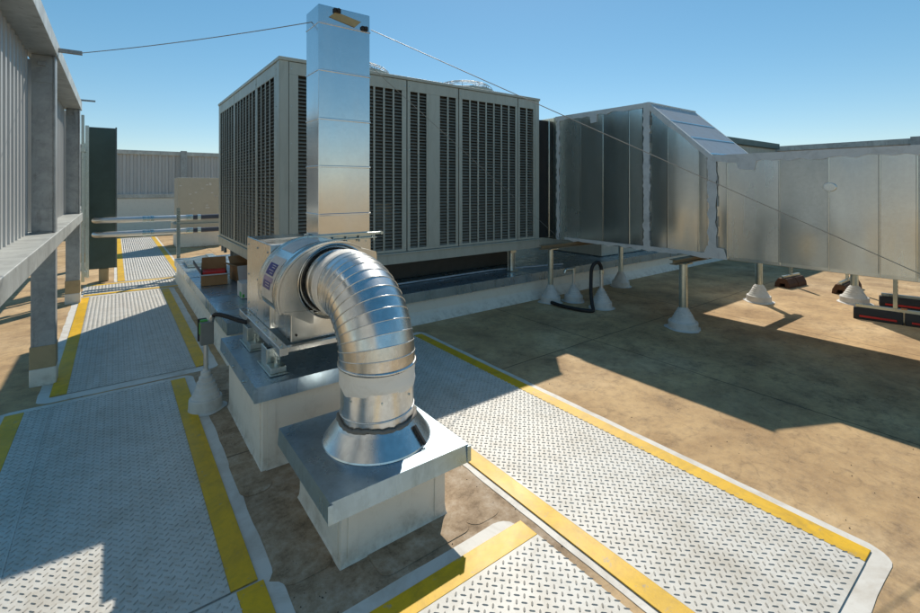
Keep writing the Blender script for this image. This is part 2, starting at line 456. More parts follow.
# ------------------------------------------------------------------ curbs
def curb(name, label, x0, x1, y0, y1, z, ov, lip, cant=.012):
    t = thing(name, ((x0+x1)/2, (y0+y1)/2, 0), label, 'roof curb')
    b = MB()
    # wall with a flared membrane foot
    for (r, a) in (((0,0), 0),):
        pass
    P = []
    for d, zz in ((cant, 0), (cant*.35, .018), (0, .055), (0, z-.012)):
        P.append([(x0-d, y0-d, zz), (x1+d, y0-d, zz), (x1+d, y1+d, zz), (x0-d, y1+d, zz)])
    for ring in P: b.v += ring
    for i in range(3):
        for j in range(4):
            q = (j+1) % 4; b.face([i*4+j, i*4+q, (i+1)*4+q, (i+1)*4+j])
    b.face([12,13,14,15])
    b.build('curb_wall', M['curb'], t, .006, 2)
    lp = MB()
    zt_ = z-lip-.004
    for xx in (x0+.03, x1-.075):
        lp.prism([(xx, .012), (xx+.055, .012), (xx+.05, zt_), (xx+.004, zt_)], 1, y0-.0028-cant*.3, y0-.0004)
    for yy in (y0+.03,):
        lp.prism([(yy, .012), (yy+.06, .012), (yy+.055, zt_), (yy+.004, zt_)], 0, x0-.0028-cant*.3, x0-.0004)
    lp.each('lap_strip', M['curb'], t)
    c = MB()
    # sheet cap: top and four lips, open below
    X0, X1, Y0, Y1 = x0-ov, x1+ov, y0-ov, y1+ov
    k = 0
    c.v = [(X0-.006,Y0-.006,z-lip),(X1+.006,Y0-.006,z-lip),(X1+.006,Y1+.006,z-lip),(X0-.006,Y1+.006,z-lip),(X0,Y0,z),(X1,Y0,z),(X1,Y1,z),(X0,Y1,z)]
    cx, cy = (X0+X1)/2, (Y0+Y1)/2
    for q in ((0,1,5,4),(1,2,6,5),(2,3,7,6),(3,0,4,7)): c.face(list(q))
    nx, ny = 6, 6
    base = len(c.v)
    for i in range(nx+1):
        for j in range(ny+1):
            u, w = i/nx, j/ny
            c.v.append((X0+(X1-X0)*u, Y0+(Y1-Y0)*w, z+.0008*math.sin(math.pi*u)*math.sin(math.pi*w)))
    for i in range(nx):
        for j in range(ny):
            a = base+i*(ny+1)+j; c.face([a, a+ny+1, a+ny+2, a+1])
    o = c.build('metal_cap', M['cap'], t)
    so = o.modifiers.new('sheet', 'SOLIDIFY'); so.thickness = .0025; so.offset = -1
    tab = MB()
    for X, Y in ((X0, Y0), (X1, Y0)):
        s = 1 if X == X1 else -1
        tab.box(X-.012, X+.012, Y-.0105, Y-.0065, z-lip+.004, z-.006)
    tab.each('corner_tab', M['cap'], o)
    return t, o
c1, cap1 = curb('roof_curb', 'small white curb with galvanized cap carrying the round elbow duct', .85, 1.45, 2.06, 2.67, .392, .09, .095)
c2, cap2 = curb('roof_curb', 'white curb with galvanized cap under the square stack and fan', .74, 1.70, 3.06, 4.12, .555, .05, .095)
sc = MB()
for yy in (3.3, 3.62, 3.95): sc.tube([(.684, yy, .50), (.672, yy, .50)], .009, 8)
sc.each('cap_screw', M['zinc'], cap2)
# long pad under the big unit
pad = thing('equipment_pad', (5.4, 7.6, 0), 'long low white pad with galvanized top under the big louvered unit', 'equipment pad')
px0, px1, py0, py1, pz = .94, 17.2, 5.16, 10.25, .41
b = MB()
P = []
for d, zz in ((.10, 0), (.075, .03), (.02, .10), (0, .14), (0, pz-.012)):
    P.append([(px0-d*.45, py0-d, zz), (px1+d, py0-d, zz), (px1+d, py1+d, zz), (px0-d*.45, py1+d, zz)])
for ring in P: b.v += ring
for i in range(4):
    for j in range(4):
        q = (j+1) % 4; b.face([i*4+j, i*4+q, (i+1)*4+q, (i+1)*4+j])
b.build('curb_wall', M['curb'], pad, .015, 3)
cp = MB(); ov = .035
xs = [px0-ov, 2.3, 4.05, 5.6, 7.2, 8.8, 10.4, 12, 14, 15.6, px1+ov]
cp.box(px0-ov, px1+ov, py0-ov, py1+ov, pz-.008, pz)
cp.box(px0-ov, px1+ov, py0-ov-.003, py0-ov, pz-.125, pz-.001)
cp.box(px0-ov-.003, px0-ov, py0-ov-.003, py1+ov, pz-.125, pz-.001)
cp.box(px1+ov, px1+ov+.003, py0-ov, py1+ov, pz-.125, pz-.001)
cp.box(px0-ov, px1+ov, py1+ov, py1+ov+.003, pz-.125, pz-.001)
co = cp.build('metal_cap', M['cap'], pad)
sm = MB()
for x in xs[1:-1]: sm.box(x-.012, x+.012, py0-ov-.007, py0-ov-.003, pz-.13, pz+.002); sm.box(x-.012, x+.012, py0-ov, py1+ov, pz+.0005, pz+.004)
for y in (6.45, 8.0): sm.box(px0-ov-.007, px0-ov-.003, y-.012, y+.012, pz-.13, pz+.002); sm.box(px0-ov, px1+ov, y-.012, y+.012, pz+.0005, pz+.005)
sm.each('cap_seam', M['cap'], co)
tag(MB().tube([(1.9, 5.62, pz+.02), (4.9, 5.66, pz+.02), (5.3, 5.6, pz+.02), (6.3, 5.35, pz+.02)], .013, 10).build('drain_pipe', plain('pale_pipe', (.6, .66, .72), .35)), 'thin pale pipe lying along the pad under the unit', 'pipe')

# ------------------------------------------------------------------ big condenser unit
ax0, ax1, ay0, ay1, az0, az1 = 1.48, 5.70, 5.35, 9.15, .77, 3.27
ac = thing('condenser_unit', ((ax0+ax1)/2, (ay0+ay1)/2, az0), 'huge grey green louvered condenser unit behind the bright stack', 'condenser unit')
MB().box(ax0-.01, ax1+.01, ay0-.012, ay1+.01, az0, az0+.13).box(ax0-.025, ax1+.02, ay0-.03, ay1+.02, az0+.13, az0+.15).build('base_rail', M['ac'], ac, .006)
MB().box(ax0-.012, ax1+.012, ay0-.014, ay1+.01, az1-.04, az1).build('top_panel', M['ac'], ac, .006)
MB().box(ax0+.12, ax1-.12, ay0+.12, ay1-.12, az0+.15, az1-.05).build('coil', M['acdark'], ac)
for cx, cy in ((ax0, ay0), (ax1, ay0), (ax0, ay1), (ax1, ay1)):
    sx = 1 if cx == ax0 else -1; sy = 1 if cy == ay0 else -1
    MB().box(min(cx, cx+sx*.1), max(cx, cx+sx*.1), min(cy, cy+sy*.1), max(cy, cy+sy*.1), az0+.15, az1-.04).build('corner_post', M['ac'], ac, .005)
zl0, zl1 = az0+.19, az1-.19
def louver_panel(face, a, b, slots):
    """face 'front' (along x at ay0) or 'side' (along y at ax0); slots: list of (start, end) openings"""
    D = .012
    def bx(m, u0, u1, d0, d1, z0, z1):
        if face == 'front': m.box(u0, u1, ay0+d0, ay0+d1, z0, z1)
        else: m.box(ax0+d0, ax0+d1, u0, u1, z0, z1)
    f = MB(); lo, hi = az0+.155, az1-.045
    bx(f, a, b, 0, D, lo, zl0); bx(f, a, b, 0, D, zl1, hi)
    edges = [a]+[q for s in slots for q in s]+[b]
    for k in range(0, len(edges), 2):
        if edges[k+1]-edges[k] > .001: bx(f, edges[k], edges[k+1], 0, D, zl0, zl1)
    o = f.build('louver_panel', M['ac'], ac, .003, 1)
    sl = MB(); z = zl0+.02; u0, u1 = slots[0][0]-.01, slots[-1][1]+.01
    segs = []; cur = list(slots[0])
    for s in slots[1:]:
        if s[0]-cur[1] < .12: cur[1] = s[1]
        else: segs.append(cur); cur = list(s)
    segs.append(cur)
    banks = [MB() for s in segs]
    while z < zl1-.01:
        for bi, s in enumerate(segs):
            sl = banks[bi]
            w0, w1 = s[0]-.01, s[1]+.01
            if face == 'front': sl.hexa([(w0,ay0+.013,z-.016),(w1,ay0+.013,z-.016),(w1,ay0+.047,z+.006),(w0,ay0+.047,z+.006),(w0,ay0+.013,z-.011),(w1,ay0+.013,z-.011),(w1,ay0+.047,z+.011),(w0,ay0+.047,z+.011)])
            else: sl.hexa([(ax0+.013,w0,z-.016),(ax0+.047,w0,z+.006),(ax0+.047,w1,z+.006),(ax0+.013,w1,z-.016),(ax0+.013,w0,z-.011),(ax0+.047,w0,z+.011),(ax0+.047,w1,z+.011),(ax0+.013,w1,z-.011)])
        z += .043
    sl.build('louver_slats', M['slat'], o) if len(segs) == 1 else [pc.build('louver_slats', M['slat'], o) for pc in banks]
    sc = MB()
    for k in range(6):
        zz = lo+.08+(hi-lo-.16)*k/5
        for u in (a+.025, b-.025):
            if face == 'front': sc.tube([(u, ay0+.001, zz), (u, ay0-.006, zz)], .007, 6)
            else: sc.tube([(ax0+.001, u, zz), (ax0-.006, u, zz)], .007, 6)
    sc.each('panel_screw', M['zinc'], o)
def cols(a, b, n, bar=.026):
    w = (b-a-bar*(n-1))/n
    return [(a+i*(w+bar), a+i*(w+bar)+w) for i in range(n)]
louver_panel('front', 1.585, 3.13, cols(1.69, 3.06, 10))
louver_panel('front', 3.145, 4.0, cols(3.19, 3.45, 2)+cols(3.675, 3.955, 2))
louver_panel('front', 4.015, 5.195, cols(4.075, 5.15, 7))
louver_panel('front', 5.21, 5.595, cols(5.25, 5.56, 2))
louver_panel('side', 5.455, 6.42, cols(5.58, 6.38, 4, .02))
louver_panel('side', 6.44, 7.82, cols(6.48, 7.78, 7, .02))
louver_panel('side', 7.84, 9.05, cols(7.88, 9.0, 6, .02))
MB().box(ax0-.006, ax0-.001, ay0+.0, ay0+.09, az0+.16, az1-.05).build('corner_trim', M['ac'], ac)
lb = MB().box(3.47, 3.50, ay0-.006, ay0-.001, az0+.2, az1-.3); lb.build('cover_strip', M['ac'], ac)
MB().box(ax1-.03, ax1, ay0+.101, ay1-.101, az0+.155, az1-.045).box(ax0+.101, ax1-.101, ay1-.03, ay1, az0+.155, az1-.045).build('back_panel', M['ac'], ac)
# a pale pump seen through the louvers
pm = MB()
for i in range(9): pm.box(2.72, 2.95, ay0+.085, ay0+.118, 1.18+i*.045, 1.205+i*.045)
pm.build('inner_duct', M['beige'], ac)
MB().box(ax0+.15, ax1-.05, 6.0, ay1-.2, pz+.006, az0-.002).build('shade_block', M['acdark'], ac)  # dark block added to keep the gap under the unit black
# feet on spring isolators
for fx, fy in ((1.7, 5.5), (5.2, 5.5), (1.7, 8.9), (5.3, 8.9), (3.4, 7.2)):
    f = MB().box(fx-.09, fx+.09, fy-.07, fy+.07, pz+.004, pz+.016).box(fx-.06, fx+.06, fy-.05, fy+.05, az0-.06, az0-.001)
    f.tube([(fx, fy, pz+.016), (fx, fy, az0-.06)], .045, 14)
    for dx in (-.075, .075): f.tube([(fx+dx, fy, pz+.016), (fx+dx, fy, az0-.02)], .008, 8)
    f.build('spring_foot', M['zinc'], ac)
mb = MB()
for y in (8.2, 8.75, 9.0): mb.box(ax0+.02, ax0+.06, y, y+.05, az0-.12, az0)
mb.each('rail_bracket', M['steel'], ac)
# condenser fans with wire guards on the roof of the unit
def fan_guard(cx, cy):
    r, z0 = .5, az1
    f = MB().lathe([(r+.04, z0), (r+.02, z0+.10), (r-.005, z0+.10), (r-.005, z0+.01), (.12, z0+.01)], (cx, cy), 36)
    o = f.build('fan_ring', M['ac'], ac)
    w = MB()
    for k in range(6):
        rr = r*(1-(k/6.5)**1.6*.96); zz = z0+.11+.13*math.sin(min(1, k/4.5)*math.pi/2)
        w.tube([(cx+rr*math.cos(2*math.pi*i/32), cy+rr*math.sin(2*math.pi*i/32), zz) for i in range(33)], .004, 5, False)
    for k in range(14):
        a = 2*math.pi*k/14; pts = []
        for i in range(7):
            kk = i*5/6; rr = r*(1-(kk/6.5)**1.6*.96); zz = z0+.11+.13*math.sin(min(1, kk/4.5)*math.pi/2)
            pts.append((cx+rr*math.cos(a), cy+rr*math.sin(a), zz))
        w.tube([(cx+(r+.01)*math.cos(a), cy+(r+.01)*math.sin(a), z0+.09)]+pts, .004, 5, False)
    w.build('fan_guard', M['steel'], o)
    MB().tube([(cx, cy, z0+.02), (cx, cy, z0+.16)], .09, 14).build('fan_hub', M['acdark'], o); bl = MB()
    for k in range(4):
        a = 2*math.pi*k/4+.4; ca, sa = math.cos(a), math.sin(a); pts = []
        for rr, ww, t in ((.08, .06, .03), (.44, .14, .05)):
            for s in (-1, 1): pts.append((cx+rr*ca-s*ww*sa, cy+rr*sa+s*ww*ca, z0+.07+s*t*.6))
        q = [pts[0], pts[1], pts[3], pts[2]]
        bl.hexa(q+[(x, y, z+.006) for x, y, z in q])
    bl.each('fan_blade', M['acdark'], o)
for fx, fy in ((2.72, 6.1), (4.66, 6.1), (2.72, 8.2), (4.66, 8.2)): fan_guard(fx, fy)

# ------------------------------------------------------------------ fan unit on its curb
FX = 1.19; CZ = .555
fan = thing('exhaust_fan', (1.25, 3.6, CZ), 'boxy aluminium exhaust fan with round inlet on spring feet', 'exhaust fan')
body = MB(); BX0, BX1, BY0, BY1 = .90, 1.705, 3.5, 4.22
body.box(BX0, BX1, BY0, BY1, .755, 1.37)
hb = body.build('fan_cabinet', M['fan'], fan, .006)
fl = MB()
for yy in (3.56, 3.86, 4.16):
    for zz in (.82, 1.06, 1.31): fl.tube([(BX0+.001, yy, zz), (BX0-.006, yy, zz)], .007, 6)
for xx in (1.3, 1.5, 1.66): fl.tube([(xx, BY0+.001, 1.345), (xx, BY0-.006, 1.345)], .007, 6)
fl.each('cabinet_screw', M['zinc'], hb)
MB().box(.935, 1.66, 3.115, 3.497, .755, 1.0).build('stand_panel', M['fan'], fan, .005)
bs = MB()
for (x, z) in ((.97, .80), (.97, .93), (1.6, .80)): bs.tube([(x, 3.116, z), (x, 3.108, z)], .008, 8)
bs.each('stand_bolt', M['darkgap'], fan)
# scroll housing: outline in x-z, extruded along y
SCX, SCZ, SRX, SRZ = 1.185, 1.09, .365, .325
A0, A1 = 198, 58
def scroll_pt(a, o=0.): return (SCX+(SRX+o)*math.cos(R(a)), SCZ+(SRZ+o)*math.sin(R(a)))
def scroll_outline(o=0., n=40): return [scroll_pt(A0+(A1-A0)*i/n, o) for i in range(n+1)]
so = [(1.50, .965), (.95, .965)] + scroll_outline() + [(1.50, 1.33)]
SY0 = 2.985
sm = MB(); nn = len(so)
for yy in (SY0, 3.498):
    for p in so: sm.v.append((p[0], yy, p[1]))
for i in range(nn):
    j = (i+1) % nn; sm.face([i, nn+i, nn+j, j], 2 <= i < nn-2)
# front sheet with the round inlet hole
HX, HZ, HR = FX, 1.155, .246
def ray_out(a):
    dx, dz = math.cos(a), math.sin(a); best = None
    for (ax, az_), (bx, bz) in zip(so, so[1:]+so[:1]):
        ex, ez = bx-ax, bz-az_; den = dx*ez-dz*ex
        if abs(den) < 1e-9: continue
        t = ((ax-HX)*ez-(az_-HZ)*ex)/den; u = ((ax-HX)*dz-(az_-HZ)*dx)/den
        if t > 0 and -1e-6 <= u <= 1+1e-6 and (best is None or t < best): best = t
    return max(best or HR, .18)
k = len(sm.v); NA = 96
for q in range(NA):
    a = 2*math.pi*q/NA; t = ray_out(a); h_ = min(HR, t-.004)
    sm.v += [(HX+t*math.cos(a), SY0, HZ+t*math.sin(a)), (HX+h_*math.cos(a), SY0, HZ+h_*math.sin(a))]
for q in range(NA):
    r_ = (q+1) % NA; sm.face([k+2*q, k+2*r_, k+2*r_+1, k+2*q+1])
hs = sm.build('scroll_housing', M['fan'], fan)
for yy, w, o in ((SY0, .018, .013), (SY0+.085, .012, .010), (3.47, .02, .008)):
    fs = MB(); ring = scroll_outline(o); ring2 = scroll_outline(-.003)
    for (a, b_, c_, d_) in zip(ring, ring[1:], ring2, ring2[1:]):
        fs.hexa([(a[0],yy,a[1]),(b_[0],yy,b_[1]),(b_[0],yy+w,b_[1]),(a[0],yy+w,a[1]),(c_[0],yy,c_[1]),(d_[0],yy,d_[1]),(d_[0],yy+w,d_[1]),(c_[0],yy+w,c_[1])])
    fs.build('rim_flange', M['fan'], hs)
MB().prism([(.85, 1.0), (1.04, .985), (1.04, .90), (1.02, .90)], 1, SY0-.006, SY0-.001).build('side_plate', M['fan'], hs)
# inlet cone turning inward to the duct
def ylathe(mb, prof, cx, cz, n=48):
    for (r0, y0), (r1, y1) in zip(prof, prof[1:]):
        k = len(mb.v)
        for r, y in ((r0, y0), (r1, y1)):
            for j in range(n):
                a = 2*math.pi*j/n; mb.v.append((cx+r*math.cos(a), y, cz+r*math.sin(a)))
        for j in range(n):
            q = (j+1) % n; mb.face([k+j, k+n+j, k+n+q, k+q], True)
    return mb
ylathe(MB(), [(.254, SY0-.004), (.248, SY0-.008), (.240, SY0+.002), (.230, SY0+.03), (.226, SY0+.05)], HX, HZ+.004).build('inlet_cone', M['fan'], hs)
ylathe(MB(), [(.232, SY0+.016), (.212, SY0+.02), (.205, SY0+.03)], FX, 1.164).build('inlet_gasket', M['fan'], hs)
ylathe(MB(), [(.2085, SY0+.012), (.2165, SY0+.006), (.2165, SY0+.016)], FX, 1.164).build('inlet_seal', M['darkgap'], hs)
# label on the scroll rim (blue with paler bands)
lab = MB(); lw = MB()
def rim_patch(mb, a0, a1, y0, y1, o=.002, n=6):
    for i in range(n):
        p, q = scroll_pt(a0+(a1-a0)*i/n, o), scroll_pt(a0+(a1-a0)*(i+1)/n, o)
        p2, q2 = scroll_pt(a0+(a1-a0)*i/n, o+.001), scroll_pt(a0+(a1-a0)*(i+1)/n, o+.001)
        mb.hexa([(p[0],y0,p[1]),(q[0],y0,q[1]),(q[0],y1,q[1]),(p[0],y1,p[1]),(p2[0],y0,p2[1]),(q2[0],y0,q2[1]),(q2[0],y1,q2[1]),(p2[0],y1,p2[1])])
rim_patch(lw, 138, 190, 3.13, 3.40, .0015); rim_patch(lab, 147, 161, 3.19, 3.36, .0035); rim_patch(lab, 168, 177, 3.19, 3.36, .0035)
lo = lw.build('rating_label', M['labelwhite'], hs); lab.each('label_print', M['bluelabel'], lo)
tx = MB()
for a_ in (149, 151.5, 155, 158, 170, 173): rim_patch(tx, a_, a_+.7, 3.21, 3.21+random.uniform(.06, .13), .0048, 1)
tx.each('print_line', M['labelwhite'], lo)
rl = MB(); rim_patch(rl, 163, 168.5, 3.16, 3.37, .0032); rl.build('label_band', plain('pale_violet_label', (.4, .33, .48), .5), lo)
rim2 = MB(); rim_patch(rim2, 96, 128, 3.15, 3.42, .0015); rim2.build('paper_label', M['labelwhite'], hs)
# base rails and spring isolators
br = MB().box(.845, .90, 3.05, 4.26, .70, .752).box(.902, 1.618, 3.055, 3.095, .715, .750).box(1.62, 1.675, 3.05, 4.26, .70, .752).box(.902, 1.618, 4.21, 4.255, .70, .750)
rb = br.build('base_rail', M['fan'], fan, .003)
bo = MB()
for yy in (3.1, 3.25, 3.5, 3.75, 4.0): bo.tube([(.87, yy, .752), (.87, yy, .763)], .010, 6)
bo.each('rail_bolt', M['zinc'], rb)
def isolator(cx, cy):
    """long foot: base plate, upright bracket behind, low spring box with a nut in front"""
    z = CZ+.004
    o = MB().box(cx-.065, cx+.055, cy-.17, cy+.17, z, z+.008).build('isolator_plate', M['zinc'], fan, .002)
    h = MB().box(cx-.05, cx+.04, cy-.03, cy-.022, z+.0085, .699).box(cx-.05, cx-.042, cy-.0215, cy+.12, z+.0085, .699).box(cx+.032, cx+.04, cy-.0215, cy+.12, z+.0085, .699)
    h.box(cx-.055, cx+.045, cy-.15, cy-.035, z+.0085, z+.045)
    h.build('isolator_bracket', M['zinc'], o, .003)
    s = MB(); pts = []
    for i in range(49):
        a = i*2*math.pi/8; pts.append((cx-.005+.026*math.cos(a), cy+.05+.026*math.sin(a), z+.014+.11*i/48))
    s.tube(pts, .0055, 6); s.build('isolator_spring', M['black'], o)
    n_ = MB().tube([(cx-.005, cy-.09, z+.045), (cx-.005, cy-.09, z+.068)], .013, 6).tube([(cx-.005, cy-.09, z+.068), (cx-.005, cy-.09, z+.10)], .007, 8)
    n_.build('isolator_bolt', M['zinc'], o)
for q in ((.865, 3.28), (.865, 3.85), (1.64, 3.28), (1.64, 3.85)): isolator(*q)

# ------------------------------------------------------------------ square stack
stk = thing('exhaust_stack', (1.48, 3.64, 1.37), 'tall square bright galvanized stack rising from the fan', 'duct stack')
sx0, sx1, sy0, sy1, sz0, sz1 = 1.262, 1.698, 3.505, 3.79, 1.405, 3.225
zs = [sz0, 1.575, 1.955, 2.33, 2.71, 3.08, sz1]
m = MB()
for z0, z1 in zip(zs, zs[1:]):
    m.box(sx0, sx1, sy0, sy1, z0+.003, z1-.003)
so_ = m.build('stack_wall', M['stack'], stk, .006, 2)
ms = MB()
for z in zs[1:-1]: ms.box(sx0-.004, sx1+.004, sy0-.006, sy1+.004, z-.006, z+.006)
ms.box(sx0-.003, sx0+.012, sy0-.004, sy0+.0, sz0+.02, sz1-.01)
ms.box(sx0+.02, sx1-.02, sy0+.02, sy1-.02, sz0, sz1-.01)
ms.build('stack_seam', M['stack'], so_, .002)
m = MB().box(sx0-.05, sx1+.04, sy0-.05, sy1+.05, 1.372, 1.382).box(sx0-.015, sx1+.015, sy0-.015, sy1+.015, 1.382, 1.404)
m.box(sx0-.1, sx1+.1, sy0-.038, sy0-.012, 1.40, 1.42)
fo = m.build('base_flange', M['zinc'], stk, .002)
m = MB()
for x in (sx0-.03, 1.37, 1.48, 1.59, sx1+.02): m.tube([(x, sy0-.03, 1.35), (x, sy0-.03, 1.40)], .009, 6)
for x in (sx0-.085, sx1+.085): m.tube([(x, sy0-.05, 1.41), (x, sy0+.0, 1.41)], .014, 8)
m.each('flange_bolt', M['zinc'], fo)
m = MB(); m.hexa([(1.345,sy0-.009,3.135),(1.56,sy0-.009,3.095),(1.615,sy0-.009,3.15),(1.40,sy0-.009,3.185),(1.345,sy0-.002,3.135),(1.56,sy0-.002,3.095),(1.615,sy0-.002,3.15),(1.40,sy0-.002,3.185)])
m.build('sealant_patch', M['tape'], stk)
m = MB()
for x, z in ((1.41, 3.195), (1.645, 3.10)):
    m.box(x-.028, x+.028, sy0-.022, sy0-.002, z-.018, z+.018); m.tube([(x, sy0-.02, z), (x, sy0-.045, z)], .012, 8)
m.each('cable_clip', M['darkgap'], stk, .004)

# ------------------------------------------------------------------ round elbow duct
el = thing('elbow_duct', (FX, 2.36, .40), 'shiny round gored elbow duct curving from capped curb into fan', 'round duct')
EY = 2.36; RR = .205
BEND0, BR = .81, .36
prof = [(.302, .394), (.299, .402), (.232, .488), (.218, .508), (.21, .508)]
m = MB().lathe(prof, (FX, EY), 56); co = m.build('base_collar', M['flex'], el)
m = MB().box(FX+.075, FX+.10, EY-.31, EY-.305, .42, .43)
# standing seam of the collar
a = R(-62); m = MB()
for r0, z0, r1, z1 in ((.303, .404, .236, .49),):
    t_ = Vector((-math.sin(a), math.cos(a), 0))*.008
    A = Vector((FX+r0*math.cos(a), EY+r0*math.sin(a), z0)); B_ = Vector((FX+r1*math.cos(a), EY+r1*math.sin(a), z1)); o_ = Vector((math.cos(a), math.sin(a), .5))*.012
    m.hexa([A-t_, A+t_, B_+t_, B_-t_, A-t_+o_, A+t_+o_, B_+t_+o_, B_-t_+o_])
m.build('collar_seam', M['darkgap'], co)
m = MB()
pts = []; rs = []
for i in range(73):                               # ragged bead of sealant where collar meets duct
    a = 2*math.pi*i/72; pts.append((FX+.213*math.cos(a), EY+.213*math.sin(a), .511+.006*math.sin(5*a)+random.uniform(-.004, .004))); rs.append(.011+random.uniform(-.003, .004))
m.tube(pts, rs, 8); m.build('sealant_bead', plain('grey_caulk', (.22, .2, .17), .7), co)
m = MB().lathe([(RR, .49), (RR, BEND0)], (FX, EY), 64)
pts = []
for i in range(49):                               # spiral lock seam
    a = 2*math.pi*i/48+1.2; pts.append((FX+(RR+.001)*math.cos(a), EY+(RR+.001)*math.sin(a), (.535+.045*i/48)))
m.tube(pts, .005, 6)
m.build('straight_duct', M['flex'], el)
m = MB(); n = 72; rows = []
for zi in range(6):
    ring = []
    for j in range(n):
        a = 2*math.pi*j/n
        z = .69 + (BEND0-.012-.69)*zi/5
        if zi == 0: z += .012*math.sin(3*a+1)+.005*math.sin(11*a)+random.uniform(-.004, .004)
        r = RR + (.001 if zi == 0 else .0065+.002*math.sin(zi*2.4+a*2)+random.uniform(-.0012, .0012))
        ring.append(len(m.v)); m.v.append((FX+r*math.cos(a), EY+r*math.sin(a), z))
    rows.append(ring)
for a_, b_ in zip(rows, rows[1:]):
    for j in range(n): q = (j+1) % n; m.face([a_[j], a_[q], b_[q], b_[j]], True)
m.build('sealant_band', M['white'], el)
m = MB()
for a in (200, 250, 300, 340):
    ca, sa = math.cos(R(a)), math.sin(R(a)); m.tube([(FX+(RR-.001)*ca, EY+(RR-.001)*sa, .655), (FX+(RR+.006)*ca, EY+(RR+.006)*sa, .655)], .006, 6)
m.each('duct_screw', M['zinc'], el)
# gored bend
NG = 13; m = MB(); cy, cz = EY+BR, BEND0
def bend(t): a = math.pi*(1-t/2); return (FX, cy+BR*math.cos(a), cz+BR*math.sin(a))
path = [bend(i/NG) for i in range(NG+1)]
path += [(FX, cy+.07, cz+BR)]
beads = []
fr = []
for i, p in enumerate(path[:-1]):
    a = math.pi*(1-i/NG/2); fr.append((Vector(p), Vector((0, math.cos(a), math.sin(a))), Vector((1, 0, 0))))
fr.append((Vector(path[-1]), Vector((0, 0, 1)), Vector((1, 0, 0))))
n = 64
RB = RR+.008
for i in range(len(fr)-1):
    k = len(m.v)
    for q in (i, i+1):
        p, u, w = fr[q]
        rq = RB
        for j in range(n):
            t = 2*math.pi*j/n; m.v.append(tuple(p+(u*math.cos(t)+w*math.sin(t))*rq))
    for j in range(n):
        q = (j+1) % n; m.face([k+j, k+q, k+n+q, k+n+j], True)
gore = m.build('gored_bend', M['flex'], el)
m = MB()
for i, (p, u, w) in enumerate(fr[:-1]):
    m.tube([tuple(p+(u*math.cos(2*math.pi*j/n)+w*math.sin(2*math.pi*j/n))*(RB+.001)) for j in range(n+1)], .0028 if i else .009, 6, False)
m.build('gore_seam', M['flex'], gore)
m = MB(); Z = cz+BR; y0 = cy+.01
prof = [(RB+.002, y0)]
for i in range(1, 6): prof.append((RB+.007+random.uniform(-.002, .002), y0+.018*i))
prof.append((RB-.006, y0+.105)); ylathe(m, prof, FX, Z, 56); m.build('sealant_band', M['white'], el)
m = MB(); ylathe(m, [(RR, cy+.08), (RR, SY0+.08)], FX, Z-.002, 56)
ylathe(m, [(RR, cy+.205), (RR+.006, cy+.212), (RR, cy+.22)], FX, Z-.002, 56); m.build('inlet_duct', M['flex'], el)

# ------------------------------------------------------------------ long rectangular duct
dx0, dx1 = 5.95, 7.27
DB, DT, DL = .905, 2.96, 2.175
du = thing('rectangular_duct', (6.5, 3.5, DB), 'long rectangular galvanized duct stepping down from tall to low', 'rectangular duct')
def duct_box(name, y0, y1, ztop0, ztop1, seams):
    m = MB().hexa([(dx0,y0,DB),(dx1,y0,DB),(dx1,y1,DB),(dx0,y1,DB),(dx0,y0,ztop0),(dx1,y0,ztop0),(dx1,y1,ztop1),(dx0,y1,ztop1)])
    o = m.build(name, M['duct'], du, .004)
    s = MB()
    for y in seams:
        zt = ztop0+(ztop1-ztop0)*(y-y0)/(y1-y0)
        s.box(dx0-.010, dx0-.001, y-.006, y+.006, DB+.01, zt-.02)
    # shallow pans between the seams catch the light differently
    ys = [y0+.05]+sorted(seams)+[y1-.05]
    s.each('standing_seam', M['duct'], o, .002)
    rnd = random.Random(int(y0*100)+5); prev = -1
    for a, b_ in zip(ys, ys[1:]):
        if b_-a < .09: continue
        za = ztop0+(ztop1-ztop0)*(a-y0)/(y1-y0); zb = ztop0+(ztop1-ztop0)*(b_-y0)/(y1-y0)
        L = b_-a; tl = rnd.uniform(-.024, .024)*L; lean = rnd.uniform(-.012, .012); bow = rnd.uniform(.0005, .003)*L/.4
        base_ = .0015+max(0, -min(0, tl))*.0
        a_, bb = a+.008, b_-.008; pn = MB()
        k = len(pn.v); N1, N2 = 8, 8
        for i in range(N1+1):
            for j in range(N2+1):
                u, w = i/N1, j/N2; zt = za+(zb-za)*u-.05
                off = max(tl, 0)-tl*u+max(lean, 0)-lean*w+bow*math.sin(math.pi*u)
                pn.v.append((dx0-base_-off, a_+(bb-a_)*u, DB+.04+(zt-DB-.04)*w))
        for i in range(N1):
            for j in range(N2):
                q = k+i*(N2+1)+j; pn.face([q, q+1, q+N2+2, q+N2+1], True)
        prev = rnd.choice([q for q in (0, 1, 2) if q != prev])
        pn.build('side_sheet', M[('duct', 'ductdark', 'ductpale')[prev]], o)
    return o
duct_box('end_section', 5.24, 7.4, DT, DT, [5.36, 5.5, 6.2, 6.8])
duct_box('tall_section', 3.55, 5.17, DT, DT, [4.69, 4.27, 3.82])
tr = duct_box('transition', 2.67, 3.53, DL, DT, [3.24, 2.83])
duct_box('low_section', -1.2, 2.65, DL, DL, [2.49, 1.94, 1.5, 1.10, .84, .28, -.4])
MB().box(ax1+.015, dx0-.005, 5.42, 7.2, .92, 2.93).build('unit_connector', M['darkgap'], du)  # hidden link, enlarged to stop sunlight leaking between unit and duct
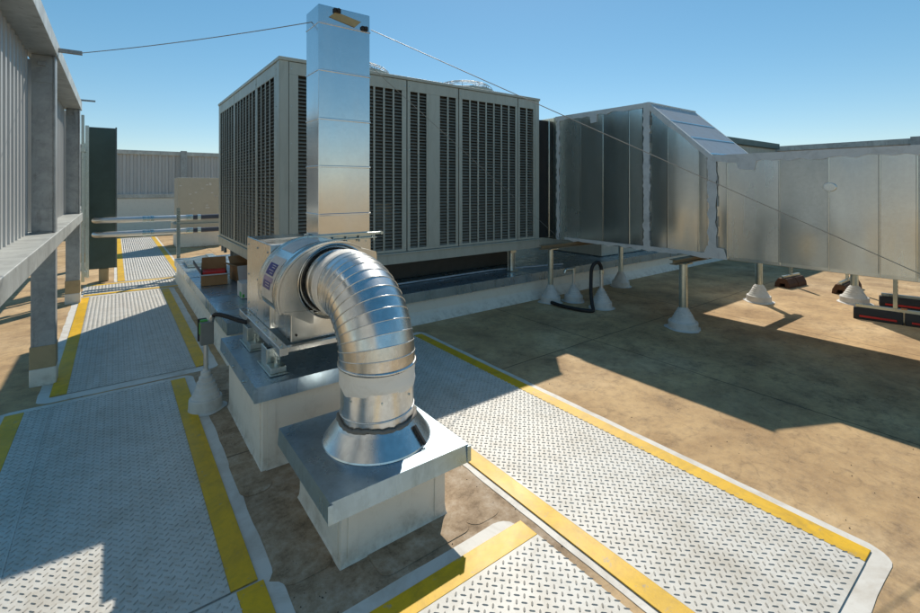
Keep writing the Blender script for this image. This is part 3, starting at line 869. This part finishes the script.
# flanges and brushed sealant at the joints
def seal(mb, y, w, zt, seed, zb=DB):
    w *= .72
    rnd = random.Random(seed); L = []; Rr = []
    zz = zb
    while zz < zt: L.append((y-w/2-rnd.uniform(-.01, .02), zz)); Rr.append((y+w/2+rnd.uniform(-.01, .02), zz)); zz += .045
    L.append((y-w/2, zt)); Rr.append((y+w/2, zt))
    mb.prism(L+Rr[::-1], 0, dx0-.022, dx0-.012)
m = MB(); seal(m, 5.145, .07, DT+.005, 9); seal(m, 3.54, .12, DT+.01, 1); seal(m, 2.66, .12, DL+.005, 2)
# along the top edges
def seal_top(mb, y0, z0, y1, z1, w, seed):
    rnd = random.Random(seed); A, B_ = [], []
    n = max(3, int(abs(y1-y0)/.09))
    for i in range(n+1):
        t = i/n; y = y0+(y1-y0)*t; z = z0+(z1-z0)*t; A.append((y, z+.008)); B_.append((y, z-w-rnd.uniform(-.015, .02)))
    mb.prism(A+B_[::-1], 0, dx0-.021, dx0-.0125)
seal_top(m, 3.56, DT, 5.2, DT, .06, 3); seal_top(m, 2.68, DL, 3.54, DT, .06, 4); seal_top(m, -1.2, DL, 2.66, DL, .075, 5)
seal_top(m, 2.7, DB+.05, 3.6, DB+.05, .05, 6); seal_top(m, 3.6, DB+.045, 5.0, DB+.045, .04, 8)
m.prism([(4.50, DT-.03), (4.36, DT-.03), (4.37, DT-.17), (4.48, DT-.18)], 0, dx0-.0235, dx0-.0120)
m.prism([(2.40, DL-.05), (2.16, DL-.05), (2.19, DL-.19), (2.36, DL-.17)], 0, dx0-.0235, dx0-.0120)
m.prism([(2.72, DB+.15), (2.52, DB+.13), (2.48, DB), (2.78, DB)], 0, dx0-.0245, dx0-.0230)
sl = m.each('joint_sealant', M['greyseal'], du)
m = MB().box(dx0-.02, dx0-.001, 5.175, 5.20, DB, DT).box(dx0-.02, dx0-.001, 5.21, 5.235, DB, DT).box(dx0+.01, dx1, 5.165, 5.245, DB+.01, DT-.01)
m.build('joint_flange', M['zinc'], du)
m = MB()
for z in (1.05, 1.3, 1.6, 1.85, 2.1, 2.4, 2.65): m.box(dx0-.027, dx0-.016, 3.482, 3.494, z, z+.13)
for z in (1.05, 1.3, 1.55, 1.8): m.box(dx0-.027, dx0-.016, 2.59, 2.60, z, z+.13)
m.each('joint_cleat', M['steel'], du)
def slope(u, y): return (dx0+(dx1-dx0)*u, y, DL+(DT-DL)*(y-2.67)/(.86)+.004)
m = MB()
for y in (2.70, 2.95, 3.22, 3.50):
    m.beam(slope(0.02, y), slope(.98, y), .02, .016, (0, -.67, .74))
m.each('roof_seam', M['duct'], tr)
m = MB(); a_ = [slope(.02, 2.69), slope(.98, 2.69), slope(.98, 3.51), slope(.02, 3.51)]
m.hexa([(x, y, z+.0005) for x, y, z in a_]+[(x, y, z+.004) for x, y, z in a_]); m.build('coated_sheet', mat_paint('pale_coated_sheet', (.46, .46, .47), .42, (.3, .29, .28), .4, 5, .1), tr)
m = MB()
for u in (.012, .988): m.beam(slope(u, 2.68), slope(u, 3.54), .05, .012, (0, -.67, .74))
m.beam(slope(0, 3.53), slope(1, 3.53), .05, .02, (0, 0, 1)); m.build('roof_sealant', M['greyseal'], tr)
m = MB()
for i in range(28): pass
m.prism([(1.487+.055*math.cos(2*math.pi*i/28), 1.79+.045*math.sin(2*math.pi*i/28)) for i in range(28)], 0, dx0-.022, dx0-.012); m.build('access_plug', M['ductpale'], du, .004)
# blue marker scuffs stay small
tag(MB().box(8.6, 9.6, -1.0, 2.25, .95, 1.85).build('rectangular_duct', M['duct'], None, .006), 'unseen second duct added behind the long low duct to shade the roof', 'rectangular duct')  # hidden duct, added to cast shade on the roof there

# ------------------------------------------------------------------ boots, supports and pipes
def boot(mb, x, y, r, h, rp):
    prof = [(r*1.15, .002), (r*1.12, .008), (r, .012), (r*.985, .085), (r*.95, .098), (r*.86, .10)]
    n = 5
    for i in range(n):
        r0 = r*.84-(r*.84-rp*1.25)*i/n; r1 = r*.84-(r*.84-rp*1.25)*(i+1)/n
        z0 = .10+(h-.10)*i/n; z1 = .10+(h-.10)*(i+1)/n
        prof += [(r0, z0), (r0*.93, z1-.008), (r1, z1)]
    prof += [(rp*1.25, h), (rp, h+.02)]
    rnd = random.Random(int(x*1000+y*77)); k0 = len(mb.v)
    mb.lathe(prof, (x, y), 32)
    tx, ty, p1, p2 = rnd.uniform(-.05, .05), rnd.uniform(-.05, .05), rnd.uniform(0, 6), rnd.uniform(0, 6)
    for i in range(k0, len(mb.v)):
        vx, vy, vz = mb.v[i]; a = math.atan2(vy-y, vx-x)
        f = 1+.022*math.sin(2*a+p1+vz*9)+.016*math.sin(3*a+p2-vz*23)+.012*math.sin(vz*60+p1)
        lean = max(0, .12-abs(vz-.12))*.25
        mb.v[i] = (x+(vx-x)*f+tx*lean, y+(vy-y)*f+ty*lean, vz)
    rnd = random.Random(int(x*1000+y*77)+1); k = len(mb.v); n_ = 40          # bonded skirt, brushed by hand
    ph = rnd.uniform(0, 6)
    for j in range(n_):
        a = 2*math.pi*j/n_; rr = r*(1.22+.07*math.sin(3*a+ph)+.05*math.sin(5*a+2*ph)+rnd.uniform(-.02, .02))
        mb.v.append((x+rr*math.cos(a), y+rr*math.sin(a), .0035))
    mb.face(list(range(k, k+n_)))
    mb.lathe([(rp*1.32, h-.012), (rp*1.36, h-.006), (rp*1.32, h+.002)], (x, y), 24)
    return mb
def support(label, posts, beam_a, beam_b, top, rp=.05, r=.2):
    x, y = posts[0]
    t = thing('duct_support', (x, y, 0), label, 'duct support', 'pipe supports under the ducts')
    a, b_ = Vector(beam_a), Vector(beam_b)
    d = (b_-a).normalized(); s = Vector((d.y, -d.x, 0))
    m = MB()
    for z in (top-.055, top): m.beam(a+Vector((0,0,z-.006)), b_+Vector((0,0,z-.006)), .09, .01)
    for z in (top-.03,): m.beam(a+Vector((0,0,z)), b_+Vector((0,0,z)), .012, .05)
    m.build('support_beam', M['wood'], t)
    for (x, y) in posts:
        p = MB().tube([(x, y, .0), (x, y, top-.066)], rp, 20).box(x-.085, x+.085, y-.085, y+.085, top-.072, top-.0615)
        p.build('post', M['zinc'], t)
        boot(MB(), x, y, r*.9, .25, rp).build('boot', M['boot'], t)
    return t
support('pipe support at the far end of the tall duct section, beside the pad', [(5.41, 4.84), (7.27, 4.84)], (5.2, 4.84, 0), (7.5, 4.84, 0), .895, .043, .17)
support('pipe support standing forward under the joint of the sloped section', [(5.75, 2.93), (8.03, 2.9)], (5.5, 2.93, 0), (8.25, 2.9, 0), .895, .05, .19)
support('pipe support far behind, next to the black rubber blocks', [(9.12, 1.98), (9.12, .3)], (9.12, -.2, 0), (9.12, 2.2, 0), .93, .05, .2)
bt = thing('pipe_boot', (5.74, 4.66, 0), 'white boot with a small brass tap on its pipe', 'pipe boot')
boot(MB(), 5.74, 4.66, .145, .25, .025).build('boot', M['boot'], bt)
MB().tube([(5.74, 4.66, .22), (5.74, 4.66, .46)], .022, 12).build('pipe', M['conduit'], bt)
MB().tube([(5.74, 4.66, .44), (5.74, 4.66, .52)], .032, 12).tube([(5.60, 4.70, .50), (5.76, 4.655, .50)], .026, 12).tube([(5.60, 4.70, .50), (5.58, 4.706, .45)], .022, 10).build('tap', M['zinc'], bt, .003)
bt = thing('pipe_boot', (5.76, 4.16, 0), 'white boot whose pipe feeds the black hose', 'pipe boot')
boot(MB(), 5.76, 4.16, .155, .28, .025).build('boot', M['boot'], bt)
MB().tube([(5.76, 4.16, .25), (5.76, 4.16, .52)], .025, 12).build('pipe', M['conduit'], bt)
MB().tube([(5.76, 4.16, .50), (5.76, 4.16, .56)], .034, 12).build('fitting', M['zinc'], bt)
pts = [(5.76, 4.16, .55), (5.755, 4.165, .61), (5.72, 4.18, .665), (5.66, 4.2, .66), (5.61, 4.22, .58), (5.58, 4.21, .42), (5.54, 4.18, .24), (5.49, 4.12, .09), (5.44, 4.07, .028), (5.36, 4.12, .028), (5.3, 4.28, .03), (5.27, 4.5, .032), (5.3, 4.72, .032)]
def smooth(pts, k=6):
    P = [Vector(p) for p in pts]; out = []
    for i in range(len(P)-1):
        p0, p1, p2, p3 = P[max(i-1,0)], P[i], P[i+1], P[min(i+2,len(P)-1)]
        for j in range(k):
            t = j/k; out.append(tuple(.5*((2*p1)+(p2-p0)*t+(2*p0-5*p1+4*p2-p3)*t*t+(3*p1-p0-3*p2+p3)*t**3)))
    return out+[tuple(P[-1])]
tag(MB().tube(smooth(pts), .026, 12).build('hose', M['black']), 'black flexible hose looping from white boot to the roof', 'hose')
# power box on a boot beside the fan curb
jb = thing('junction_box', (.585, 4.2, 0), 'small disconnect box on white stepped boot beside the fan curb', 'junction box')
boot(MB(), .585, 4.2, .12, .31, .018).build('boot', M['boot'], jb)
MB().tube([(.585, 4.2, .28), (.585, 4.2, .55)], .017, 12).build('pipe', M['conduit'], jb)
bb = MB().box(.545, .64, 4.17, 4.25, .52, .70); bo_ = bb.build('box_body', plain('grey_device_cover', (.2, .21, .2), .5), jb, .006)
MB().box(.535, .60, 4.251, 4.285, .535, .715).build('box_back', M['black'], jb, .004)
MB().box(.55, .60, 4.215, 4.2505, .7005, .712).box(.5425, .5445, 4.19, 4.25, .6, .69).each('indicator', M['glime'], bo_)
pts = [(.625, 4.21, .695), (.635, 4.2, .735), (.66, 4.17, .755), (.72, 4.1, .745), (.79, 4.02, .72), (.85, 3.98, .70)]
pp = smooth(pts)
MB().tube(pp[:9], .021, 12).build('elbow_fitting', M['conduit'], jb)
MB().tube(pp[8:], .017, 12).build('flexible_conduit', M['black'], jb)

# ------------------------------------------------------------------ rubber support blocks
def strut_mb(mb, x, y, z0, z1, w=.042):
    """slotted channel post"""
    h = w/2
    mb.box(x-h, x-h+.003, y-h, y+h, z0, z1); mb.box(x+h-.003, x+h, y-h, y+h, z0, z1)
    mb.box(x-h+.003, x+h-.003, y+h-.003, y+h, z0, z1)
    zz = z0
    while zz < z1-.01:                            # web bridges between the slots, facing the near side
        mb.box(x-h+.003, x+h-.003, y-h, y-h+.003, zz, min(zz+.025, z1)); zz += .05
    return mb
def rubber_block(name, label, a, b_, w, h, m0, struts, stripe=False, group='rubber pipe supports under the low duct'):
    a, b_ = Vector((*a, 0)), Vector((*b_, 0)); d = (b_-a).normalized(); s = Vector((-d.y, d.x, 0))
    t = thing(name, ((a+b_)/2), label, 'pipe support', group)
    m = MB()
    L = (b_-a).length; parts = 2
    for i in range(parts):
        p, q = a+d*(L*i/parts+.008), a+d*(L*(i+1)/parts-.008)
        pr = [(-w/2, 0), (-w*.2, 0), (-w*.16, h*.42), (w*.16, h*.42), (w*.2, 0), (w/2, 0), (w*.46, h*.45), (w*.26, h), (-w*.26, h), (-w*.46, h*.45)]
        k = len(m.v); n_ = len(pr)
        for o in (p, q):
            for u, z in pr: m.v.append(tuple(o+s*u+Vector((0,0,z))))
        m.face(list(range(k, k+n_))); m.face(list(range(k+n_, k+2*n_))[::-1])
        for j in range(n_): r_ = (j+1) % n_; m.face([k+j, k+n_+j, k+n_+r_, k+r_])
    m.each('rubber_base', m0, t, .006)
    m = MB().beam(a+d*.03+Vector((0,0,h+.022)), b_-d*.03+Vector((0,0,h+.022)), .042, .042); m.build('strut_rail', M['zinc'], t, .002)
    if stripe:
        m = MB()
        for i in range(parts):
            p, q = a+d*(L*i/parts+.07), a+d*(L*(i+1)/parts-.07)
            for sg in (-1, 1):
                off = s*sg*(w*.484)+Vector((0,0,h*.3)); m.beam(p+off, q+off, .008, .024)
        m.each('red_stripe', M['red'], t)
        m = MB().beam(a+d*(L/2-.03)+Vector((0,0,h+.047)), a+d*(L/2+.03)+Vector((0,0,h+.047)), .06, .008)
        m.build('orange_pad', M['orange'], t)
    m = MB()
    for f, z1 in struts:
        p = a+d*L*f; strut_mb(m, p.x, p.y, h+.045, z1)
    m.build('strut_post', M['zinc'], t)
    return t
rubber_block('rubber_support', 'black rubber block with red stripe, in front of its twin', (8.12, 1.78), (8.30, .78), .17, .15, M['black'], ((.42, .90),), True)
rubber_block('rubber_support', 'black rubber block with red stripe, behind its twin', (9.22, 1.72), (9.5, .55), .17, .15, M['black'], ((.55, .94),), True)
rubber_block('rubber_support', 'brown arched rubber block in the sunlit patch under the duct', (9.45, 3.05), (10.1, 2.98), .25, .16, M['brownrub'], ((.5, .75),))
rubber_block('rubber_support', 'brown arched rubber block beside the far white boot', (9.62, 2.28), (10.5, 2.28), .22, .16, M['brownrub'], ((.5, .8),))

# ------------------------------------------------------------------ screen walls
def corrugated(mb, p0, p1, z0, z1, nrm, pitch=.19, depth=.035):
    """trapezoid ribbed sheet from p0 to p1, nrm = outward side the ribs stand to"""
    p0, p1 = Vector((*p0, 0)), Vector((*p1, 0)); d = (p1-p0).normalized(); L = (p1-p0).length; nv = Vector((*nrm, 0))
    prof = []; u = 0
    while u < L:
        for du_, o in ((0, 0), (.42, 0), (.55, 1), (.87, 1)): 
            if u+du_*pitch <= L: prof.append((u+du_*pitch, o*depth))
        u += pitch
    prof.append((L, 0)); k = len(mb.v); n_ = len(prof)
    for z in (z0, z1):
        for off in (0, -.004):
            for u, o in prof:
                q = p0+d*u+nv*(o+off); mb.v.append((q.x, q.y, z))
    for i in range(n_-1):
        a, b_ = k+i, k+i+1
        mb.face([a, b_, b_+2*n_, a+2*n_]); mb.face([b_+n_, a+n_, a+3*n_, b_+3*n_])
        mb.face([a+n_, b_+n_, b_, a]); mb.face([a+2*n_, b_+2*n_, b_+3*n_, a+3*n_])
WX = -.42
lw = thing('screen_wall', (WX, 6, 0), 'tall screen wall of ribbed sheets on heavy galvanized posts along the walkway', 'screen wall')
posts_y = [1.98, 5.56, 9.14, 12.72]
MB().box(-.66, WX, -1.5, 13.2, 1.245, 1.375).build('middle_beam', M['beam'], lw, .005)
MB().box(-.64, WX, -1.5, 9.35, 2.985, 3.12).build('top_beam', M['beam'], lw, .005)
for y in posts_y:
    zt = 2.985 if y < 10 else 2.7
    # wide-flange column: web faces the walker
    m = MB().box(-.605, -.435, y, y+.012, 0, 1.243).box(-.605, -.590, y-.055, y+.065, .0, 1.2435).box(-.450, -.4355, y-.055, y+.065, 0, 1.2435)
    m = MB().box(-.605, -.437, y-.0, y+.16, 0.0, 1.244)
    o = m.build('post', M['steel'], lw, .008)
    m = MB().box(-.615, -.43, y-.012, y+.17, .0, .16); m.build('post_footing', M['curb'], o, .01)
    m = MB().box(-.6125, -.4325, y-.009, y+.167, .16, .36); m.build('primer_band', M['brick'], o, .005)
    if zt > 2.8 or True:
        m = MB().box(-.600, -.452, y, y+.14, 1.377, zt-.001).box(-.452, -.437, y-.012, y+.15, 1.377, zt-.001)
        o2 = m.build('upper_post', M['steel'], lw, .004)
        MB().box(-.60, -.455, y-.007, y-.001, 1.39, 1.60).box(-.61, -.46, y-.03, y-.008, 1.377, 1.389).build('base_plate', M['steel'], o2, .002)
        MB().box(-.60, -.455, y-.007, y-.001, zt-.25, zt-.02).box(-.56, -.50, y-.03, y-.008, zt-.10, zt-.07).build('head_plate', M['steel'], o2, .002)
m = MB()
for a, b_ in zip([-1.5]+posts_y, posts_y):
    corrugated(m, (-.655, a+.17), (-.655, b_-.02), 1.377, 2.983, (1, 0), .16, .04)
corrugated(m, (-.655, 9.32), (-.655, 12.7), 1.377, 2.72, (1, 0), .16, .04)
m.build('ribbed_sheet', M['panel'], lw)
m = MB()
for y in (5.62, 9.2): m.box(WX-.02, WX+.17, y-.02, y+.02, 3.04 if y < 6 else 3.121, 3.075 if y < 6 else 3.145)
m.each('cable_arm', M['steel'], lw, .003)
m = MB().box(-.44, -.40, 9.55, 9.6, .25, 2.95).box(-.42, -.37, 10.3, 10.36, .2, 2.86).box(-.43, -.39, 9.62, 9.68, 1.1, 2.5).box(-.45, -.38, 9.5, 9.72, 2.35, 2.42)
m.box(-.44, -.36, 9.56, 9.66, .33, .42)
m.each('side_strut', M['zinc'], lw, .003)

cb = thing('steel_cabinet', (-.18, 10.95, 0), 'tall dark green steel panel on low stone block at walkway edge', 'steel panel')
MB().box(-.40, .005, 10.92, 11.0, .25, 2.88).build('panel', M['green'], cb, .006)
MB().box(-.0, .025, 10.91, 11.0, .25, 2.92).box(-.40, 0, 10.918, 11.0, 2.881, 2.90).build('edge_trim', plain('grey_trim', (.16, .19, .19), .45, .3), cb, .003)
MB().box(-.25, -.10, 10.93, 11.08, 0, .249).build('block', M['brick'], cb, .02)

# conduits with bends
for z, lab_ in ((1.165, 'upper steel conduit crossing the walkway with a coupling'), (.90, 'lower steel conduit crossing the walkway with a coupling')):
    t = thing('conduit', (.7, 10.72, z), lab_, 'conduit', 'conduits crossing the walkway')
    pts = [(-.30, 10.72+.35, z+.0), (-.30, 10.72+.12, z)]+[( -.30+.12*(1-math.cos(R(a))), 10.72+.12-.12*math.sin(R(a)), z) for a in (15, 30, 45, 60, 75, 90)]+[(1.15, 10.72, z)]
    MB().tube(pts, .055, 18).build('pipe', M['conduit'], t)
    cz_ = MB()
    for x0, x1, r in ((.42, .47, .062), (.485, .53, .056), (.545, .60, .062), (1.14, 1.26, .058), (1.34, 1.40, .058), (1.83, 1.95, .06)): cz_.tube([(x0, 10.72, z), (x1, 10.72, z)], r, 16)
    cz_.each('coupling', M['zinc'], t)
    MB().tube([(1.15, 10.72, z), (2.4, 10.72, z+.01)], .047, 16).build('sleeve', plain('dark_sleeve', (.05, .06, .09), .4), t)
st = thing('strut_stand', (1.0, 10.62, 0), 'slotted steel strut post on flat foot holding the two conduits', 'strut stand')
m = MB(); strut_mb(m, 1.0, 10.64, .06, 1.37, .06); m.build('strut_post', M['zinc'], st)
MB().box(.95, 1.7, 10.60, 10.68, .02, .06).box(.93, 1.06, 10.55, 10.73, 0, .02).box(1.6, 1.72, 10.55, 10.73, 0, .02).build('foot', M['zinc'], st, .003)

# beige electrical box on its curb
eb = thing('electrical_box', (2.1, 15.9, 0), 'beige metal enclosure on white curb beyond the two conduits', 'electrical box')
MB().box(1.42, 2.75, 15.55, 16.6, .0, .48).build('curb_wall', M['curb'], eb, .02)
MB().box(1.36, 2.81, 15.48, 16.65, .48, .70).build('skirt', M['beige'], eb, .012)
MB().box(1.45, 2.72, 15.56, 16.55, .70, 2.05).build('enclosure', M['beige'], eb, .012)
m = MB()
rnd = random.Random(3)
for i in range(16): 
    x, z = rnd.uniform(1.5, 2.6), rnd.uniform(1.1, 1.95); m.box(x-.03, x+.03, 15.553, 15.5595, z-.015, z+.015)
m.each('sticker_residue', M['labelwhite'], eb)

def far_wall(name, label, p0, p1, nrm, z_base, z_top, post_u, sheet_pitch, with_parapet):
    p0v, p1v = Vector((*p0, 0)), Vector((*p1, 0)); d = (p1v-p0v).normalized(); nv = Vector((*nrm, 0)); L = (p1v-p0v).length
    t = thing(name, p0v, label, 'screen wall')
    def slab(mb, o0, o1, z0, z1, u0=0, u1=None):
        u1 = L if u1 is None else u1
        a, b_ = p0v+d*u0, p0v+d*u1
        q = [a+nv*o0, b_+nv*o0, b_+nv*o1, a+nv*o1]
        mb.hexa([(v.x, v.y, z0) for v in q]+[(v.x, v.y, z1) for v in q]); return mb
    slab(MB(), -.08, .10, z_top-.17, z_top).build('top_beam', M['beam'], t, .01)
    m = MB(); corrugated(m, p0, p1, z_base+.13, z_top-.172, nrm, sheet_pitch, .05); m.build('ribbed_sheet', M['panel'], t)
    slab(MB(), -.05, .16, z_base-.03, z_base+.128).build('ledge', M['beam'], t, .01)
    if with_parapet: slab(MB(), -.15, .12, 0, z_base-.032).build('parapet', M['curb'], t, .02)
    for u in post_u:
        o = slab(MB(), .105, .28, .0 if not with_parapet else z_base+.13, z_top+.03, u, u+.22).build('post', M['steel'], t, .006)
    return t
far_wall('screen_wall', 'far ribbed screen wall above a white parapet beyond the walkway', (-6, 22.2), (19, 22.2), (0, -1), 1.36, 3.22, (3.6, 8.15, 12.7, 17.2), .235, True)
far_wall('screen_wall', 'distant ribbed screen wall showing only its top above the low duct', (18, -8), (18, 12.5), (-1, 0), 1.3, 3.15, (.6, 5.6, 10.42, 13.9, 17.5), .235, True)
u2 = thing('condenser_unit', (11.3, 7, .45), 'second grey unit hidden behind the duct, only its top corner showing', 'condenser unit')
MB().box(7.62, 16.5, 5.5, 8.9, .42, 2.95).build('body', M['ac'], u2, .01)
MB().box(7.58, 16.62, 5.42, 8.96, 2.951, 3.12).build('top_panel', M['green'], u2, .01)
m = MB()
for i in range(16): m.box(7.9+i*.52, 8.32+i*.52, 5.485, 5.499, .7, 2.7)
m.each('louver_panel', M['acdark'], u2)

# ------------------------------------------------------------------ cartons on the pad
def carton(name, label, x, y, w, d_, h, rz, flaps, fill=None):
    t = thing(name, (x, y, pz+.006), label, 'carton'); z = pz+.006
    m = MB(); T = .006
    m.box(x-w/2, x+w/2, y-d_/2, y+d_/2, z, z+T).box(x-w/2, x+w/2, y-d_/2, y-d_/2+T, z+T, z+h).box(x-w/2, x+w/2, y+d_/2-T, y+d_/2, z+T, z+h)
    m.box(x-w/2, x-w/2+T, y-d_/2+T, y+d_/2-T, z+T, z+h).box(x+w/2-T, x+w/2, y-d_/2+T, y+d_/2-T, z+T, z+h)
    m.build('carton_wall', M['card'], t)
    for side, ang, ln, mt in flaps:
        a = R(ang); f = MB(); ca, sa = math.cos(a)*ln, math.sin(a)*ln
        if side == 'back': q = [(x-w/2, y+d_/2, z+h), (x+w/2, y+d_/2, z+h), (x+w/2-.01, y+d_/2+ca, z+h+sa), (x-w/2+.01, y+d_/2+ca, z+h+sa)]; o = (0, -T, 0)
        elif side == 'front': q = [(x-w/2, y-d_/2, z+h), (x+w/2, y-d_/2, z+h), (x+w/2-.01, y-d_/2-ca, z+h+sa), (x-w/2+.01, y-d_/2-ca, z+h+sa)]; o = (0, T, T)
        elif side == 'left': q = [(x-w/2, y-d_/2, z+h), (x-w/2, y+d_/2, z+h), (x-w/2-ca, y+d_/2-.01, z+h+sa), (x-w/2-ca, y-d_/2+.01, z+h+sa)]; o = (T, 0, T)
        else: q = [(x+w/2, y-d_/2, z+h), (x+w/2, y+d_/2, z+h), (x+w/2+ca, y+d_/2-.01, z+h+sa), (x+w/2+ca, y-d_/2+.01, z+h+sa)]; o = (-T, 0, T)
        f.hexa(q+[(p[0]+o[0], p[1]+o[1], p[2]+o[2]) for p in q]); f.build('flap', M[mt], t)
    if fill: MB().box(x-w/2+.02, x+w/2-.02, y-d_/2+.05, y+d_/2-.03, z+h*.5, z+h*1.22).build('contents', M[fill], t, .01)
    t.rotation_euler.z = R(rz)
    return t
carton('carton', 'open brown carton with red contents at the pad corner', 1.13, 7.35, .33, .34, .15, -8, (('back', 72, .2, 'card'), ('left', 60, .2, 'cardin'), ('front', -10, .03, 'cardin')), 'redfill')
carton('carton', 'open brown carton with a pale flap hanging, behind the fan', 1.56, 7.42, .34, .36, .22, 5, (('back', 35, .16, 'card'), ('front', -76, .2, 'cardin'), ('left', 15, .1, 'card')))
cw = thing('carton', (1.36, 6.25, pz+.006), 'small closed white box with green print next to the fan', 'carton')
bxx = MB().box(1.24, 1.5, 6.1, 6.36, pz+.006, pz+.19).build('carton_wall', M['cardin'], cw, .004)
MB().box(1.2375, 1.2395, 6.12, 6.22, pz+.02, pz+.08).box(1.245, 1.27, 6.0975, 6.0995, pz+.02, pz+.06).each('green_print', M['glime'], bxx)
rk = thing('carton', (1.74, 7.3, pz+.006), 'low open red box lying behind the small white box', 'carton')
MB().box(1.62, 1.86, 7.0, 7.22, pz+.006, pz+.012).box(1.62, 1.86, 7.0, 7.006, pz+.0125, pz+.12).box(1.62, 1.86, 7.214, 7.22, pz+.0125, pz+.12).box(1.62, 1.626, 7.0065, 7.2135, pz+.0125, pz+.12).box(1.854, 1.86, 7.0065, 7.2135, pz+.0125, pz+.12).build('carton_wall', M['redfill'], rk)
MB().box(1.64, 1.80, 7.03, 7.19, pz+.013, pz+.16).build('contents', M['cardin'], rk, .006)
tl = thing('metal_offcut', (1.1, 9.6, pz), 'folded pieces of bright sheet metal left on the pad', 'sheet metal')
MB().hexa([(.98,9.0,pz+.006),(1.4,8.9,pz+.006),(1.45,9.7,pz+.02),(1.0,9.75,pz+.01),(.98,9.0,pz+.05),(1.4,8.9,pz+.10),(1.45,9.7,pz+.12),(1.0,9.75,pz+.06)]).box(1.3, 1.42, 8.2, 9.4, pz+.12, pz+.16).build('sheet', M['zinc'], tl)

# ------------------------------------------------------------------ guy wires
def wire(label, a, b_, sag, r=.004, m='wire'):
    a, b_ = Vector(a), Vector(b_); pts = []
    for i in range(25):
        t = i/24; p = a.lerp(b_, t); p.z -= sag*4*t*(1-t); pts.append(tuple(p))
    w = MB().tube(pts, r, 6)
    return tag(w.build('guy_wire', M[m]), label, 'guy wire', 'guy wires of the stack')
wire('guy wire from the left screen wall to the stack top', (-.26, 5.62, 3.06), (1.262, 3.66, 3.12), .02)
wire('guy wire sloping from the stack top down across the duct', (1.70, 3.49, 3.10), (5.92, .45, .82), .0, .0035)
wire('thin guy wire crossing the louvered unit down to the duct joint', (1.70, 3.79, 2.98), (5.93, 5.12, .93), .0, .003)
m = MB()
for a, b_ in (((-.26, 5.62, 3.06), (1.262, 3.66, 3.12)),):
    pass

# ------------------------------------------------------------------ camera, light, sky
cam = bpy.data.cameras.new('camera'); co = bpy.data.objects.new('camera', cam); COL.objects.link(co)
co.location = (0, 0, 1.8); co.rotation_euler = (R(90), 0, -math.atan2(344.6, 457.5))
cam.sensor_width = 36; cam.lens = 457.5/920*36; cam.shift_y = -(306.5-186.2)/920; cam.clip_end = 1000; cam.clip_start = .05
scene.camera = co
az, elv = R(SUN_AZ), R(SUN_EL)
S_ = Vector((math.sin(az)*math.cos(elv), math.cos(az)*math.cos(elv), math.sin(elv)))
sl_ = bpy.data.lights.new('sun', 'SUN'); so = bpy.data.objects.new('sun', sl_); COL.objects.link(so)
sl_.energy = SUN_E; sl_.angle = R(.5); sl_.color = (1, .93, .82)
so.rotation_euler = (-S_).to_track_quat('-Z', 'Y').to_euler()
w = bpy.data.worlds.new('World'); scene.world = w; w.use_nodes = True
nt = w.node_tree; bg = nt.nodes['Background']
sky = nt.nodes.new('ShaderNodeTexSky'); sky.sky_type = 'NISHITA'; sky.sun_disc = False
sky.sun_elevation = elv; sky.sun_rotation = az
sky.air_density = 1.0; sky.dust_density = .15; sky.ozone_density = 3.0; sky.altitude = 600
hs = nt.nodes.new('ShaderNodeHueSaturation'); hs.inputs['Saturation'].default_value = SKY_SAT; hs.inputs['Hue'].default_value = .488
hs.inputs['Value'].default_value = SKY_STR
gm = nt.nodes.new('ShaderNodeGamma'); gm.inputs['Gamma'].default_value = SKY_GAM
vm = nt.nodes.new('ShaderNodeVectorMath'); vm.operation = 'SCALE'; vm.inputs['Scale'].default_value = SKY_MUL/SKY_STR
nt.links.new(sky.outputs[0], hs.inputs['Color'])
nt.links.new(hs.outputs[0], gm.inputs['Color']); nt.links.new(gm.outputs[0], vm.inputs[0]); nt.links.new(vm.outputs[0], bg.inputs['Color']); bg.inputs['Strength'].default_value = SKY_STR
vs = scene.view_settings
vs.view_transform = 'Standard'; vs.look = 'None'; vs.gamma = 1; vs.use_curve_mapping = False; vs.exposure = EXPO
scene.cycles.use_denoising = True
scene.cycles.max_bounces = 8
